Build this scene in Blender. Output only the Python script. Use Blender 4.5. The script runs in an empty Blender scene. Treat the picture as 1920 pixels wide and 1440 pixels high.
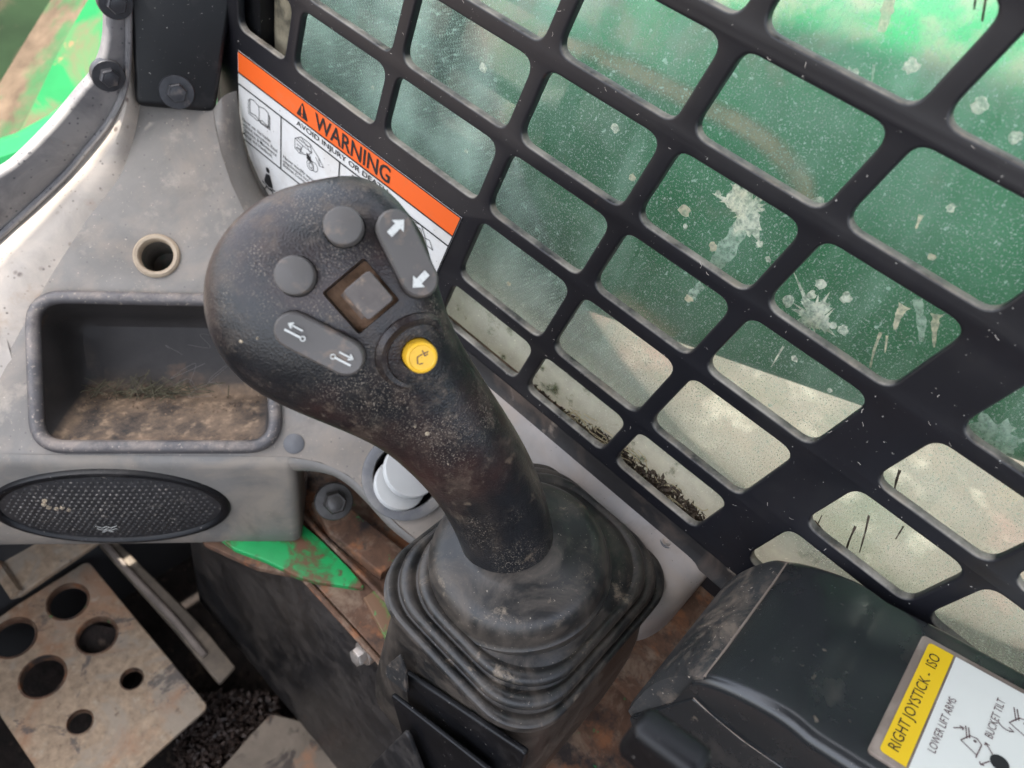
import bpy, bmesh, math, random
import numpy as np
from mathutils import Vector, Matrix, noise
from mathutils.bvhtree import BVHTree
random.seed(7)
scene = bpy.context.scene
COL = scene.collection
H = 1.45                                   # eye height above the ground; design coordinates below are relative to the eye
# ------------------------------------------------------------------ camera
F = 1390.0
def unit(a): a = np.array(a, float); return a/np.linalg.norm(a)
CX = unit([1460, -964, 1390]); CY = unit([-2930, -2440, 1390]); CZ = unit(np.cross(CX, CY)); CY = np.cross(CZ, CX)
cam = bpy.data.cameras.new('camera'); cam_ob = bpy.data.objects.new('camera', cam); COL.objects.link(cam_ob)
cam.sensor_fit = 'HORIZONTAL'; cam.sensor_width = 36; cam.lens = 36*F/1920; cam.clip_start = .01; cam.clip_end = 2000
cam.dof.use_dof = True; cam.dof.focus_distance = .39; cam.dof.aperture_fstop = 10
R = Matrix(((CX[0], -CX[1], -CX[2]), (CY[0], -CY[1], -CY[2]), (CZ[0], -CZ[1], -CZ[2])))
cam_ob.matrix_world = Matrix.Translation((0, 0, H)) @ R.to_4x4()
scene.camera = cam_ob
# ------------------------------------------------------------------ world, sun, exposure
SUN = Vector((-.25, .10, .96)).normalized()          # towards the sun
w = bpy.data.worlds.new('World'); scene.world = w; w.use_nodes = True
nt = w.node_tree; nt.nodes.clear()
sky = nt.nodes.new('ShaderNodeTexSky'); sky.sky_type = 'NISHITA'; sky.sun_disc = False
sky.sun_elevation = math.asin(SUN.z); sky.sun_rotation = math.atan2(SUN.x, SUN.y)
sky.air_density = 1.0; sky.dust_density = 2.5; sky.ozone_density = .6
bg = nt.nodes.new('ShaderNodeBackground'); bg.inputs[1].default_value = .15
wo = nt.nodes.new('ShaderNodeOutputWorld'); hsv = nt.nodes.new('ShaderNodeHueSaturation'); hsv.inputs['Saturation'].default_value = .45; nt.links.new(sky.outputs[0], hsv.inputs['Color']); nt.links.new(hsv.outputs[0], bg.inputs[0]); nt.links.new(bg.outputs[0], wo.inputs[0])
sl = bpy.data.lights.new('sun', 'SUN'); sl.energy = 2.8; sl.angle = math.radians(.6); sl.color = (1, .94, .85)
so = bpy.data.objects.new('sun', sl); COL.objects.link(so); so.rotation_euler = SUN.to_track_quat('Z', 'Y').to_euler(); so.location = (0, 0, 6)
scene.view_settings.view_transform = 'Standard'; scene.view_settings.look = 'None'
scene.view_settings.gamma = 1; scene.view_settings.use_curve_mapping = False
scene.view_settings.exposure = 2.2
scene.render.engine = 'CYCLES'
scene.cycles.max_bounces = 8; scene.cycles.transparent_max_bounces = 12

# ------------------------------------------------------------------ geometry helpers
def ray(px, py):
    r = np.array([px-960, py-720, F]); return np.array([r@CX, r@CY, r@CZ])/F
def P(px, py, d): return ray(px, py)*d
def onX(px, py, X): d = ray(px, py); return d*X/d[0]
def onY(px, py, Y): d = ray(px, py); return d*Y/d[1]
def onZ(px, py, Z): d = ray(px, py); return d*Z/d[2]
class Fr:
    "a plane in the cab: origin, two in-plane axes, normal"
    def __init__(s, o, u, v):
        s.o = np.array(o, float); s.u = unit(u); v = np.array(v, float); v = v-(v@s.u)*s.u; s.v = unit(v); s.n = np.cross(s.u, s.v)
    def to3(s, a, b, h=0): return s.o+s.u*a+s.v*b+s.n*h
    def px(s, x, y, h=0):
        d = ray(x, y); t = ((s.o+s.n*h)@s.n)/(d@s.n); q = d*t-s.o; return (q@s.u, q@s.v)
    def pxs(s, pts, h=0): return [s.px(x, y, h) for x, y in pts]
def link(name, me, mat, parent=None, smooth=True, base=None, kind=None):
    """verts of me are in design coordinates; origin goes to the parent's base"""
    if parent is not None: b = Vector(parent['_b'])
    elif base is not None: b = Vector(base)
    else: b = Vector((0, 0, -H))
    me.transform(Matrix.Translation(-b))
    ob = bpy.data.objects.new(name, me); COL.objects.link(ob)
    if parent is not None:
        ob.parent = parent
    else: ob.location = b+Vector((0, 0, H))
    ob['_b'] = tuple(b)
    me.materials.clear(); me.materials.append(mat)
    if smooth:
        me.shade_smooth()
        try: me.set_sharp_from_angle(angle=math.radians(38))
        except Exception: pass
    if kind: ob['kind'] = kind
    return ob
def mk(name, V, Fc, mat, parent=None, smooth=True, base=None, kind=None):
    me = bpy.data.meshes.new(name); me.from_pydata([tuple(map(float, v)) for v in V], [], [tuple(f) for f in Fc]); me.update()
    bm = bmesh.new(); bm.from_mesh(me); bmesh.ops.recalc_face_normals(bm, faces=bm.faces); bm.to_mesh(me); bm.free()
    return link(name, me, mat, parent, smooth, base, kind)
def thing(name, label, cat, base, group=None, kind=None):
    e = bpy.data.objects.new(name, None); COL.objects.link(e); e.empty_display_size = .03
    e.location = Vector(base)+Vector((0, 0, H)); e['_b'] = tuple(map(float, base)); tag(e, label, cat, group, kind); return e
def tag(o, label, cat=None, group=None, kind=None):
    o['label'] = label
    if cat: o['category'] = cat
    if group: o['group'] = group
    if kind: o['kind'] = kind
    return o
def ob_to_mesh(ob):
    dg = bpy.context.evaluated_depsgraph_get(); me = bpy.data.meshes.new_from_object(ob.evaluated_get(dg)); return me
def rpoly(pts, r, seg=6):
    "polygon with rounded corners; r a number or one per corner"
    out = []; n = len(pts)
    for i in range(n):
        p = np.array(pts[i], float); a = np.array(pts[i-1], float)-p; b = np.array(pts[(i+1) % n], float)-p
        la, lb = np.linalg.norm(a), np.linalg.norm(b); ri = r[i] if hasattr(r, '__len__') else r
        if ri <= 0: out.append(tuple(p)); continue
        a /= la; b /= lb; ang = math.acos(max(-1, min(1, a@b))); t = min(ri/math.tan(ang/2), la*.49, lb*.49)
        p0 = p+a*t; p2 = p+b*t
        for k in range(seg+1):
            s = k/seg; out.append(tuple((1-s)**2*p0+2*s*(1-s)*p+s*s*p2))
    return out
def smooth_line(pts, n=8, closed=False):
    P_ = [np.array(p, float) for p in pts]; out = []; m = len(P_)
    for i in range(m if closed else m-1):
        if closed: p0, p1, p2, p3 = P_[i-1], P_[i], P_[(i+1) % m], P_[(i+2) % m]
        else: p0, p1, p2, p3 = P_[max(i-1, 0)], P_[i], P_[i+1], P_[min(i+2, m-1)]
        for k in range(n):
            t = k/n; out.append(.5*((2*p1)+(-p0+p2)*t+(2*p0-5*p1+4*p2-p3)*t*t+(-p0+3*p1-3*p2+p3)*t**3))
    if not closed: out.append(P_[-1])
    return out
def plate_mesh(outline, holes, fr, thick, bevel, h=0):
    "flat plate with holes and rounded edges; its front face at height h over the plane"
    cu = bpy.data.curves.new('c', 'CURVE'); cu.dimensions = '2D'; cu.fill_mode = 'BOTH'
    for poly in [outline]+list(holes):
        sp = cu.splines.new('POLY'); sp.points.add(len(poly)-1); sp.use_cyclic_u = True
        for q, p in zip(sp.points, poly): q.co = (p[0], p[1], 0, 1)
    cu.extrude = max(thick/2-bevel, 1e-5); cu.bevel_depth = bevel; cu.bevel_resolution = 3; cu.offset = -bevel
    ob = bpy.data.objects.new('c', cu); COL.objects.link(ob); me = ob_to_mesh(ob)
    bpy.data.objects.remove(ob); bpy.data.curves.remove(cu)
    bm = bmesh.new(); bm.from_mesh(me); bmesh.ops.remove_doubles(bm, verts=bm.verts, dist=1e-6)
    for v in bm.verts: v.co = Vector(fr.to3(v.co.x, v.co.y, v.co.z-thick/2+h))
    bmesh.ops.recalc_face_normals(bm, faces=bm.faces); bm.to_mesh(me); bm.free()
    return me
def plate(name, outline, holes, fr, thick, bevel, mat, parent=None, h=0, **k):
    return link(name, plate_mesh(outline, holes, fr, thick, bevel, h), mat, parent, **k)
def loft(rings, closed=True, cap0=False, cap1=False):
    V = []; Fc = []; n = len(rings[0])
    for r in rings: V += [np.array(p, float) for p in r]
    for i in range(len(rings)-1):
        for j in range(n if closed else n-1):
            a = i*n+j; b = i*n+(j+1) % n; Fc.append((a, b, b+n, a+n))
    if cap0: Fc.append(tuple(range(n))[::-1])
    if cap1: Fc.append(tuple(range((len(rings)-1)*n, len(rings)*n)))
    return V, Fc
def join(parts):
    V = []; Fc = []
    for v, f in parts:
        o = len(V); V += list(v); Fc += [tuple(i+o for i in q) for q in f]
    return V, Fc
def circ(r, n=24, a=0): return [(r*math.cos(2*math.pi*k/n+a), r*math.sin(2*math.pi*k/n+a)) for k in range(n)]
def lathe(fr, prof, n=28, cap=True):
    rings = [[fr.to3(r*math.cos(2*math.pi*k/n), r*math.sin(2*math.pi*k/n), h) for k in range(n)] for r, h in prof]
    return loft(rings, True, cap, cap)
def tube(path, r, n=8, cap=True):
    path = [np.array(p, float) for p in path]; rings = []; ref = None
    for i, p in enumerate(path):
        t = unit(path[min(i+1, len(path)-1)]-path[max(i-1, 0)])
        if ref is None: ref = unit(np.cross(t, [.3, .5, .81]))
        ref = unit(ref-(ref@t)*t); b = np.cross(t, ref); rr = r[i] if hasattr(r, '__len__') else r
        rings.append([p+rr*(math.cos(2*math.pi*k/n)*ref+math.sin(2*math.pi*k/n)*b) for k in range(n)])
    return loft(rings, True, cap, cap)
def box(fr, a0, a1, b0, b1, h0, h1):
    V = [fr.to3(a, b, h) for h in (h0, h1) for a, b in ((a0, b0), (a1, b0), (a1, b1), (a0, b1))]
    return V, [(3, 2, 1, 0), (4, 5, 6, 7), (0, 1, 5, 4), (1, 2, 6, 5), (2, 3, 7, 6), (3, 0, 4, 7)]
def bevel_ob(ob, width, seg=3):
    bm = bmesh.new(); bm.from_mesh(ob.data)
    bmesh.ops.bevel(bm, geom=bm.edges[:], offset=width, segments=seg, profile=.5, affect='EDGES', clamp_overlap=True)
    bm.to_mesh(ob.data); bm.free(); ob.data.shade_smooth(); return ob
def strokes(lines, fr, wd, h=0):
    "thin flat printed lines"
    V = []; Fc = []
    for ln in lines:
        pts = [np.array(p, float) for p in ln]
        for a, b in zip(pts[:-1], pts[1:]):
            d = b-a; L = np.linalg.norm(d)
            if L < 1e-9: continue
            d /= L; m = np.array([-d[1], d[0]])*wd/2; a2 = a-d*wd*.3; b2 = b+d*wd*.3; o = len(V)
            V += [fr.to3(*q, h) for q in (a2-m, b2-m, b2+m, a2+m)]; Fc.append((o, o+1, o+2, o+3))
    return V, Fc
def poly_face(pts, fr, h=0): return [fr.to3(a, b, h) for a, b in pts], [tuple(range(len(pts)))]
def text(name, s, fr, a, b, wd, ht, mat, parent, h=.0004, bold=0, rot=0, shear=0):
    "lettering fitted to a box: left-bottom (a, b), width, height of the capitals"
    cu = bpy.data.curves.new('t', 'FONT'); cu.body = s; cu.size = 1; cu.offset = bold; cu.shear = shear; cu.space_line = .95; cu.resolution_u = 3
    ob = bpy.data.objects.new('t', cu); COL.objects.link(ob); me = ob_to_mesh(ob); bpy.data.objects.remove(ob)
    xs = [v.co.x for v in me.vertices]; ys = [v.co.y for v in me.vertices]; x0, x1, y0, y1 = min(xs), max(xs), min(ys), max(ys)
    c, sn = math.cos(rot), math.sin(rot)
    for v in me.vertices:
        p, q = (v.co.x-x0)/(x1-x0)*wd, (v.co.y-y0)/(y1-y0)*ht
        v.co = Vector(fr.to3(a+c*p-sn*q, b+sn*p+c*q, h))
    return link(name, me, mat, parent, smooth=False)
def hexbolt(parent, name, c, axis, r, hgt, mat, washer=None, wname='washer', rot=.2, tilt=(0, 0, 1)):
    fr = Fr(c, np.cross(tilt, axis) if abs(np.dot(tilt, unit(axis))) < .95 else np.cross((1, 0, 0), axis), np.cross(axis, np.cross(tilt, axis)) if abs(np.dot(tilt, unit(axis))) < .95 else (0, 1, 0))
    if fr.n@unit(axis) < 0: fr = Fr(c, -fr.u, fr.v)
    rings = [[fr.to3(rr*math.cos(math.pi/3*k+rot), rr*math.sin(math.pi/3*k+rot), h) for k in range(6)] for rr, h in ((r, -.003), (r, hgt*.86), (r*.86, hgt))]
    V, Fc = loft(rings, True, True, True)
    Vd, Fd = lathe(fr, [(r*.62, hgt*.9), (r*.62, hgt*1.03), (r*.5, hgt*1.06), (.0001, hgt*1.06)], 16)
    b = mk(name, *join([(V, Fc), (Vd, Fd)]), mat, parent)
    if washer:
        mk(wname, *lathe(fr, [(washer*.3, -.004), (washer, -.004), (washer, .0012), (washer*.95, .002), (washer*.3, .0022)], 28, False), mat, b if parent else None)
    return b

# ------------------------------------------------------------------ materials
def lay(c, s, lo, hi, amt=1, det=4, up=None, vor=False, r=None, rough=.6, sc=(1, 1, 1), dis=0, metal=None, off=0, msk=None):
    return dict(msk=msk, c=c, s=s, lo=lo, hi=hi, amt=amt, det=det, up=up, vor=vor, r=r, rough=rough, sc=sc, dis=dis, off=off)
def M(name, col, rough=.6, metal=0, spec=.5, layers=(), bump=(), coat=0, var=None, trans=0, sheen=0):
    m = bpy.data.materials.new(name); m.use_nodes = True; t = m.node_tree; N = t.nodes; L = t.links
    b = N['Principled BSDF']; tc = N.new('ShaderNodeTexCoord')
    def tex(s, det, rough_, vor, sc, dis, off):
        mp = N.new('ShaderNodeMapping'); L.new(tc.outputs['Object'], mp.inputs[0]); mp.inputs['Scale'].default_value = sc; mp.inputs['Location'].default_value = (off, off*.7, off*.3)
        if vor:
            x = N.new('ShaderNodeTexVoronoi'); x.inputs['Scale'].default_value = s; x.inputs['Randomness'].default_value = 1; L.new(mp.outputs[0], x.inputs[0]); return x.outputs['Distance']
        x = N.new('ShaderNodeTexNoise'); x.inputs['Scale'].default_value = s; x.inputs['Detail'].default_value = det; x.inputs['Roughness'].default_value = rough_
        x.inputs['Distortion'].default_value = dis; L.new(mp.outputs[0], x.inputs[0]); return x.outputs['Fac']
    def ramp(v, lo, hi, top):
        x = N.new('ShaderNodeMapRange'); L.new(v, x.inputs[0]); x.inputs[1].default_value = lo; x.inputs[2].default_value = hi; x.inputs[3].default_value = 0; x.inputs[4].default_value = top; x.clamp = True; return x.outputs[0]
    c = N.new('ShaderNodeRGB'); c.outputs[0].default_value = (*col, 1); cur = c.outputs[0]
    rv = N.new('ShaderNodeValue'); rv.outputs[0].default_value = rough; rcur = rv.outputs[0]
    if var:
        f = tex(var[0], 5, .6, False, (1, 1, 1), .3, 3.1); mr = N.new('ShaderNodeMapRange'); L.new(f, mr.inputs[0]); mr.inputs[1].default_value = .3; mr.inputs[2].default_value = .7; mr.inputs[3].default_value = 1-var[1]; mr.inputs[4].default_value = 1+var[1]
        hs = N.new('ShaderNodeHueSaturation'); L.new(cur, hs.inputs['Color']); L.new(mr.outputs[0], hs.inputs['Value']); cur = hs.outputs[0]
    for l in layers:
        f = ramp(tex(l['s'], l['det'], l['rough'], l['vor'], l['sc'], l['dis'], l['off']), l['lo'], l['hi'], l['amt'])
        if l['up']:
            g = N.new('ShaderNodeNewGeometry'); sx = N.new('ShaderNodeSeparateXYZ'); L.new(g.outputs['Normal'], sx.inputs[0])
            k = ramp(sx.outputs[2], l['up'][0], l['up'][1], 1); mu = N.new('ShaderNodeMath'); mu.operation = 'MULTIPLY'; L.new(f, mu.inputs[0]); L.new(k, mu.inputs[1]); f = mu.outputs[0]
        if l['msk']:
            k = ramp(tex(l['msk'][0], 4, .6, False, (1, 1, 1), 0, 9.7), l['msk'][1], l['msk'][2], 1); mu = N.new('ShaderNodeMath'); mu.operation = 'MULTIPLY'; L.new(f, mu.inputs[0]); L.new(k, mu.inputs[1]); f = mu.outputs[0]
        mx = N.new('ShaderNodeMixRGB'); L.new(f, mx.inputs[0]); L.new(cur, mx.inputs[1]); mx.inputs[2].default_value = (*l['c'], 1); cur = mx.outputs[0]
        if l['r'] is not None:
            mr = N.new('ShaderNodeMix'); mr.data_type = 'FLOAT'; L.new(f, mr.inputs[0]); L.new(rcur, mr.inputs[2]); mr.inputs[3].default_value = l['r']; rcur = mr.outputs[0]
    L.new(cur, b.inputs['Base Color']); L.new(rcur, b.inputs['Roughness']); b.inputs['Metallic'].default_value = metal
    b.inputs['Specular IOR Level'].default_value = spec; b.inputs['Coat Weight'].default_value = coat; b.inputs['Coat Roughness'].default_value = .25
    prev = None
    for (s, st, dist, vor) in bump:
        x = N.new('ShaderNodeBump'); x.inputs['Strength'].default_value = st; x.inputs['Distance'].default_value = dist
        L.new(tex(s, 4, .6, vor, (1, 1, 1), 0, 0), x.inputs['Height'])
        if prev: L.new(prev, x.inputs['Normal'])
        prev = x.outputs[0]
    if prev: L.new(prev, b.inputs['Normal'])
    return m
TAN = (.42, .31, .21); PALE = (.55, .47, .38); RUST = (.16, .065, .03); RUST2 = (.33, .15, .07); GREEN = (.012, .30, .085); MUD = (.10, .065, .04)
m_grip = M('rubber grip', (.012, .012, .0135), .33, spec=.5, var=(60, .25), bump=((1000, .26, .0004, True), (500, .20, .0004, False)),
    layers=[lay((.15, .115, .088), 30, .52, .74, .55, 6, up=(-.1, .8), r=.75, rough=.7), lay((.075, .030, .022), 11, .46, .62, .5, 5, off=5), lay((.40, .33, .26), 1500, .59, .68, .55, 1, r=.85, msk=(40, .45, .64)), lay((.16, .115, .08), 60, .50, .70, .6, 9, r=.8, rough=.8, msk=(15, .47, .60)), lay((.36, .29, .22), 240, .56, .70, .5, 9, r=.85, rough=.85, msk=(22, .48, .64)), lay((.30, .22, .15), 70, .64, .76, .5, 6, r=.85, off=2)])  # second layer: red-brown patches put the stem's reddish reflection into the colour
m_boot = M('rubber boot', (.017, .0165, .016), .34, spec=.5, var=(30, .3), bump=((800, .22, .0003, False),),
    layers=[lay((.13, .104, .082), 34, .44, .68, .65, 9, r=.65, dis=.6, rough=.7), lay((.40, .31, .22), 60, .575, .70, .55, 9, r=.85, rough=.8, up=(-.1, .7), dis=.4), lay((.36, .29, .22), 16, .60, .72, .4, 9, r=.85, rough=.8), lay((.5, .42, .33), 700, .68, .72, .5, 3, r=.85)])
m_button = M('grey button plastic', (.105, .095, .088), .55, bump=((1800, .2, .0003, False),), layers=[lay((.33, .23, .16), 130, .55, .75, .55, 5, r=.8)])
m_yellow = M('yellow plastic', (.88, .50, .03), .42, var=(200, .08), layers=[lay((.45, .25, .05), 160, .60, .75, .5, 5)])
m_mark = M('white print', (.62, .62, .58), .6, layers=[lay((.25, .24, .22), 900, .55, .7, .5)])
m_blackprint = M('black print', (.015, .015, .016), .5)
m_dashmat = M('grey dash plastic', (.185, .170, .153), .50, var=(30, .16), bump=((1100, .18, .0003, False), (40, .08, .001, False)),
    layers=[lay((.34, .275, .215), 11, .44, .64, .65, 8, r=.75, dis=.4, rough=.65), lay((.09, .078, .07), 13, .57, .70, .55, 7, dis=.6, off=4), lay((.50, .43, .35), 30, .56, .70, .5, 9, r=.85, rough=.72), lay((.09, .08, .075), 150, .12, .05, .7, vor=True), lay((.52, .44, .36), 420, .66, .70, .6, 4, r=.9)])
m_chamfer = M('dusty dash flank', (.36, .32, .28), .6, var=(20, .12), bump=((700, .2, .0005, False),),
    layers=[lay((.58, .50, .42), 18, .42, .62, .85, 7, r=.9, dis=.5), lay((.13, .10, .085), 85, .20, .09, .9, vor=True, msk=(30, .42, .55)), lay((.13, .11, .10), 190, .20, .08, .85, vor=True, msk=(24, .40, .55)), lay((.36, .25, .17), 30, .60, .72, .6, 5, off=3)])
m_lower = M('grey fascia lower', (.19, .178, .162), .48, var=(24, .14), bump=((1100, .15, .0003, False),), layers=[lay((.36, .30, .235), 17, .47, .64, .6, 7, r=.75, dis=.7), lay((.10, .09, .08), 20, .58, .70, .5, 7, dis=.5, off=3), lay((.5, .45, .38), 500, .68, .72, .6, 4)])
m_ledge = M('pale ledge metal', (.27, .25, .235), .40, metal=.15, var=(30, .2), layers=[lay((.38, .29, .22), 14, .44, .66, .6, 8, r=.75, dis=.5), lay((.12, .105, .095), 30, .58, .74, .5, 8, r=.6, off=1, dis=.5), lay((.06, .05, .045), 260, .09, .04, .8, vor=True)])
m_rim = M('pocket rim', (.10, .093, .094), .5, var=(40, .2), bump=((600, .2, .0005, False),), layers=[lay((.34, .28, .235), 40, .44, .62, .65, 9, up=(.1, .8), r=.8, rough=.72, dis=.3), lay((.06, .055, .055), 60, .56, .66, .6, 8, off=4), lay((.45, .37, .30), 300, .60, .68, .6, 5)])
m_pocket = M('pocket lining', (.038, .033, .031), .65, var=(30, .25), bump=((400, .25, .0008, False),), layers=[lay((.34, .235, .155), 30, .36, .62, .85, 9, up=(.80, .95), r=.9, dis=.1, rough=.72), lay((.42, .30, .20), 120, .55, .68, .6, 6, up=(.80, .95), r=.9), lay((.20, .12, .07), 30, .62, .78, .6, 5, off=5)])  # near-black base paints in the shade of the deep pocket; floor layers are dust
m_trim = M('dark trim strip', (.12, .115, .12), .5, var=(24, .3), bump=((300, .2, .0006, False),), layers=[lay((.27, .255, .245), 22, .40, .60, .8, 8, r=.8, dis=.6, rough=.65), lay((.05, .05, .055), 190, .20, .08, .8, vor=True), lay((.06, .06, .065), 34, .60, .68, .7, 7, off=6), lay((.30, .19, .12), 40, .66, .74, .6, off=4)])
m_black = M('black painted steel', (.005, .005, .006), .42, spec=.35, var=(40, .3), bump=((500, .08, .0003, False),), layers=[lay((.10, .09, .085), 30, .56, .80, .35, 6, r=.6), lay((.5, .46, .42), 480, .70, .73, .7, 3)])
m_guard = M('black guard enamel', (.008, .008, .011), .40, var=(12, .25), bump=((700, .06, .0002, False),),
    layers=[lay((.46, .41, .34), 34, .36, .60, .75, 8, up=(.35, .80), r=.85, rough=.7), lay((.30, .25, .19), 50, .52, .66, .7, 8, up=(.25, .70), off=3), lay((.06, .055, .05), 16, .52, .80, .25, 6, r=.6), lay((.16, .08, .05), 46, .68, .76, .5, 6, off=2), lay((.5, .47, .43), 520, .71, .735, .8, 3)])
m_box = M('black control cover plastic', (.015, .0165, .018), .27, spec=.7, var=(9, .2), bump=((1600, .12, .0003, False),), layers=[lay((.11, .09, .075), 26, .53, .76, .5, 6, r=.7, dis=.3), lay((.35, .30, .25), 620, .71, .76, .45, 3), lay((.30, .23, .17), 90, .68, .76, .5, 6)])
m_boxdust = M('dusty cover nose', (.028, .028, .028), .55, var=(30, .3), bump=((900, .25, .0005, False),), layers=[lay((.22, .17, .13), 55, .47, .66, .65, 7, r=.85, rough=.7, dis=.4), lay((.5, .42, .34), 500, .66, .70, .7, 3)])
m_rust = M('rusty steel', (.12, .062, .036), .75, var=(60, .45), bump=((120, .4, .001, False), (700, .2, .0005, False)), layers=[lay((.27, .19, .13), 30, .48, .62, .8, 8, dis=.6, rough=.7), lay((.025, .022, .022), 24, .52, .62, .9, 8, off=2, rough=.7), lay((.30, .12, .05), 44, .56, .66, .8, 8, off=7), lay((.02, .25, .07), 50, .66, .70, .9, 6, off=11)])
m_pedal = M('worn pedal steel', (.36, .265, .18), .6, var=(150, .3), bump=((260, .45, .001, False), (900, .3, .0005, False)), layers=[lay((.34, .29, .23), 13, .47, .55, .75, 8, dis=.8, rough=.7), lay((.38, .19, .10), 10, .56, .66, .65, 8, off=6, dis=.8, rough=.65), lay((.085, .075, .075), 20, .57, .62, .8, 8, off=3, rough=.7, dis=.6), lay((.09, .055, .035), 80, .62, .72, .7, 6), lay((.5, .42, .32), 60, .60, .70, .6, 6, off=8)])
m_greenrust = M('chipped green paint', (.015, .36, .10), .45, var=(30, .15), layers=[lay((.08, .10, .035), 19, .47, .55, .8, 9, off=1, dis=.6, rough=.7), lay((.17, .080, .045), 19, .53, .58, 1, 9, r=.8, dis=.6, off=1, rough=.7), lay((.10, .06, .03), 60, .62, .68, .9, 6, r=.8)], bump=((160, .2, .0006, False),))
m_kick = M('black side wall', (.016, .016, .017), .42, var=(14, .5), bump=((300, .2, .0006, False),), layers=[lay((.10, .086, .074), 24, .46, .68, .7, 10, r=.7, dis=.3, rough=.75), lay((.07, .06, .055), 60, .5, .66, .5, 8, r=.7, rough=.75), lay((.13, .06, .035), 30, .66, .76, .5, 6), lay((.5, .45, .4), 500, .71, .74, .7, 3)])
m_dark = M('dark soil', (.016, .011, .009), .9, var=(60, .6), bump=((120, .6, .004, False),), layers=[lay((.12, .085, .06), 70, .58, .70, .6, 6)])
m_steel = M('zinc bolt', (.42, .38, .34), .42, metal=.55, var=(120, .2), layers=[lay((.35, .22, .13), 90, .52, .70, .6, 5, r=.8)])
m_darkbolt = M('dark bolt', (.045, .045, .05), .42, metal=.3, var=(120, .3), layers=[lay((.25, .2, .17), 120, .58, .75, .5, 5, r=.8)])
m_white = M('white plastic', (.58, .58, .56), .38, var=(30, .05), layers=[lay((.45, .40, .34), 40, .60, .80, .4, 6)])
m_ringgrey = M('grey ring', (.125, .125, .13), .55, var=(50, .2), layers=[lay((.33, .30, .26), 36, .48, .70, .6, 6, r=.8)], bump=((700, .2, .0004, False),))
m_label = M('white label vinyl', (.74, .73, .71), .42, var=(20, .04), layers=[lay((.50, .44, .36), 30, .50, .74, .45, 9, rough=.7), lay((.2, .17, .15), 420, .68, .72, .6, 3)])
m_orange = M('orange label vinyl', (.88, .135, .02), .42, layers=[lay((.55, .22, .10), 50, .54, .74, .45, 9, rough=.7)])
m_ylabel = M('yellow label vinyl', (.80, .52, .015), .38)
m_wlabel = M('cream label vinyl', (.72, .72, .66), .35, var=(20, .03))
m_lframe = M('label frame', (.20, .155, .125), .7, bump=((900, .3, .0005, False),), layers=[lay((.35, .29, .24), 80, .5, .7, .6, 5)])
m_purple = M('dark brown print', (.10, .045, .05), .5)
m_arm = M('green lift arm paint', (.006, .24, .080), .32, coat=.8, var=(5, .25), bump=((60, .08, .001, False),),
    layers=[lay((.03, .10, .055), 5, .45, .68, .55, 6, r=.6, dis=.5), lay((.26, .23, .18), 12, .47, .60, .7, 8, up=(.04, .25), r=.9, dis=.4, rough=.7), lay((.30, .27, .20), 26, .62, .74, .4, 7, off=4, r=.8)])
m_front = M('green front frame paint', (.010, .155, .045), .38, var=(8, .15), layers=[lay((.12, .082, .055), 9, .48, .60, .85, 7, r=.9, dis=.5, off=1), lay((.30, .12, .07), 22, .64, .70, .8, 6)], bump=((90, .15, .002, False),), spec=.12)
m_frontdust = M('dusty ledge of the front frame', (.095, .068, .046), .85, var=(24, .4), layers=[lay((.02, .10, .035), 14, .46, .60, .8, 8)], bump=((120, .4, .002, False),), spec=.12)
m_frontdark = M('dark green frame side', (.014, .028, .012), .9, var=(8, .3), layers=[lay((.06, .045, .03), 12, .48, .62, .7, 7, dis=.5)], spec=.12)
m_ground = M('dry bare ground', (.105, .087, .070), .95, var=(1.6, .25), bump=((9, .5, .03, False),), layers=[lay((.20, .110, .092), .75, .50, .58, .75, 5, off=1.3), lay((.065, .068, .046), 1.8, .53, .64, .7, 7), lay((.22, .195, .16), 6, .55, .66, .7, 7)])
m_fleck = M('lint', (.62, .56, .5), .9)
m_splat = M('dried mud splash', (.93, .90, .78), .9, var=(220, .18), bump=((500, .4, .001, False),))
def thin(m, lo=.35, hi=1.0):
    t = m.node_tree; b = t.nodes['Principled BSDF']; tr = t.nodes.new('ShaderNodeBsdfTranslucent'); tr.inputs[0].default_value = b.inputs['Base Color'].links[0].from_node.inputs['Color'].links[0].from_node.outputs[0].default_value if False else (.93, .90, .76, 1)
    mx = t.nodes.new('ShaderNodeMixShader'); mx.inputs[0].default_value = .6; o = t.nodes['Material Output']; t.links.new(b.outputs[0], mx.inputs[1]); t.links.new(tr.outputs[0], mx.inputs[2]); tcx = t.nodes.new('ShaderNodeTexCoord'); nx = t.nodes.new('ShaderNodeTexNoise'); nx.inputs['Scale'].default_value = 330; nx.inputs['Detail'].default_value = 6; nx.inputs['Roughness'].default_value = .7; t.links.new(tcx.outputs['Object'], nx.inputs[0])
    mr = t.nodes.new('ShaderNodeMapRange'); mr.inputs[1].default_value = .40; mr.inputs[2].default_value = .58; mr.inputs[3].default_value = lo; mr.inputs[4].default_value = hi; t.links.new(nx.outputs['Fac'], mr.inputs[0])
    tp = t.nodes.new('ShaderNodeBsdfTransparent'); m2 = t.nodes.new('ShaderNodeMixShader'); t.links.new(mr.outputs[0], m2.inputs[0]); t.links.new(tp.outputs[0], m2.inputs[1]); t.links.new(mx.outputs[0], m2.inputs[2]); t.links.new(m2.outputs[0], o.inputs[0])
thin(m_splat)
m_splatpink = M('dried clay drop', (.78, .60, .44), .9, var=(200, .15)); thin(m_splatpink, .5, 1)
m_debris = M('leaf litter', (.085, .062, .044), .9, var=(300, .7))
m_grass = M('dead grass', (.095, .085, .052), .8, var=(160, .7))
m_straw = M('straw', (.40, .33, .20), .8)
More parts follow.
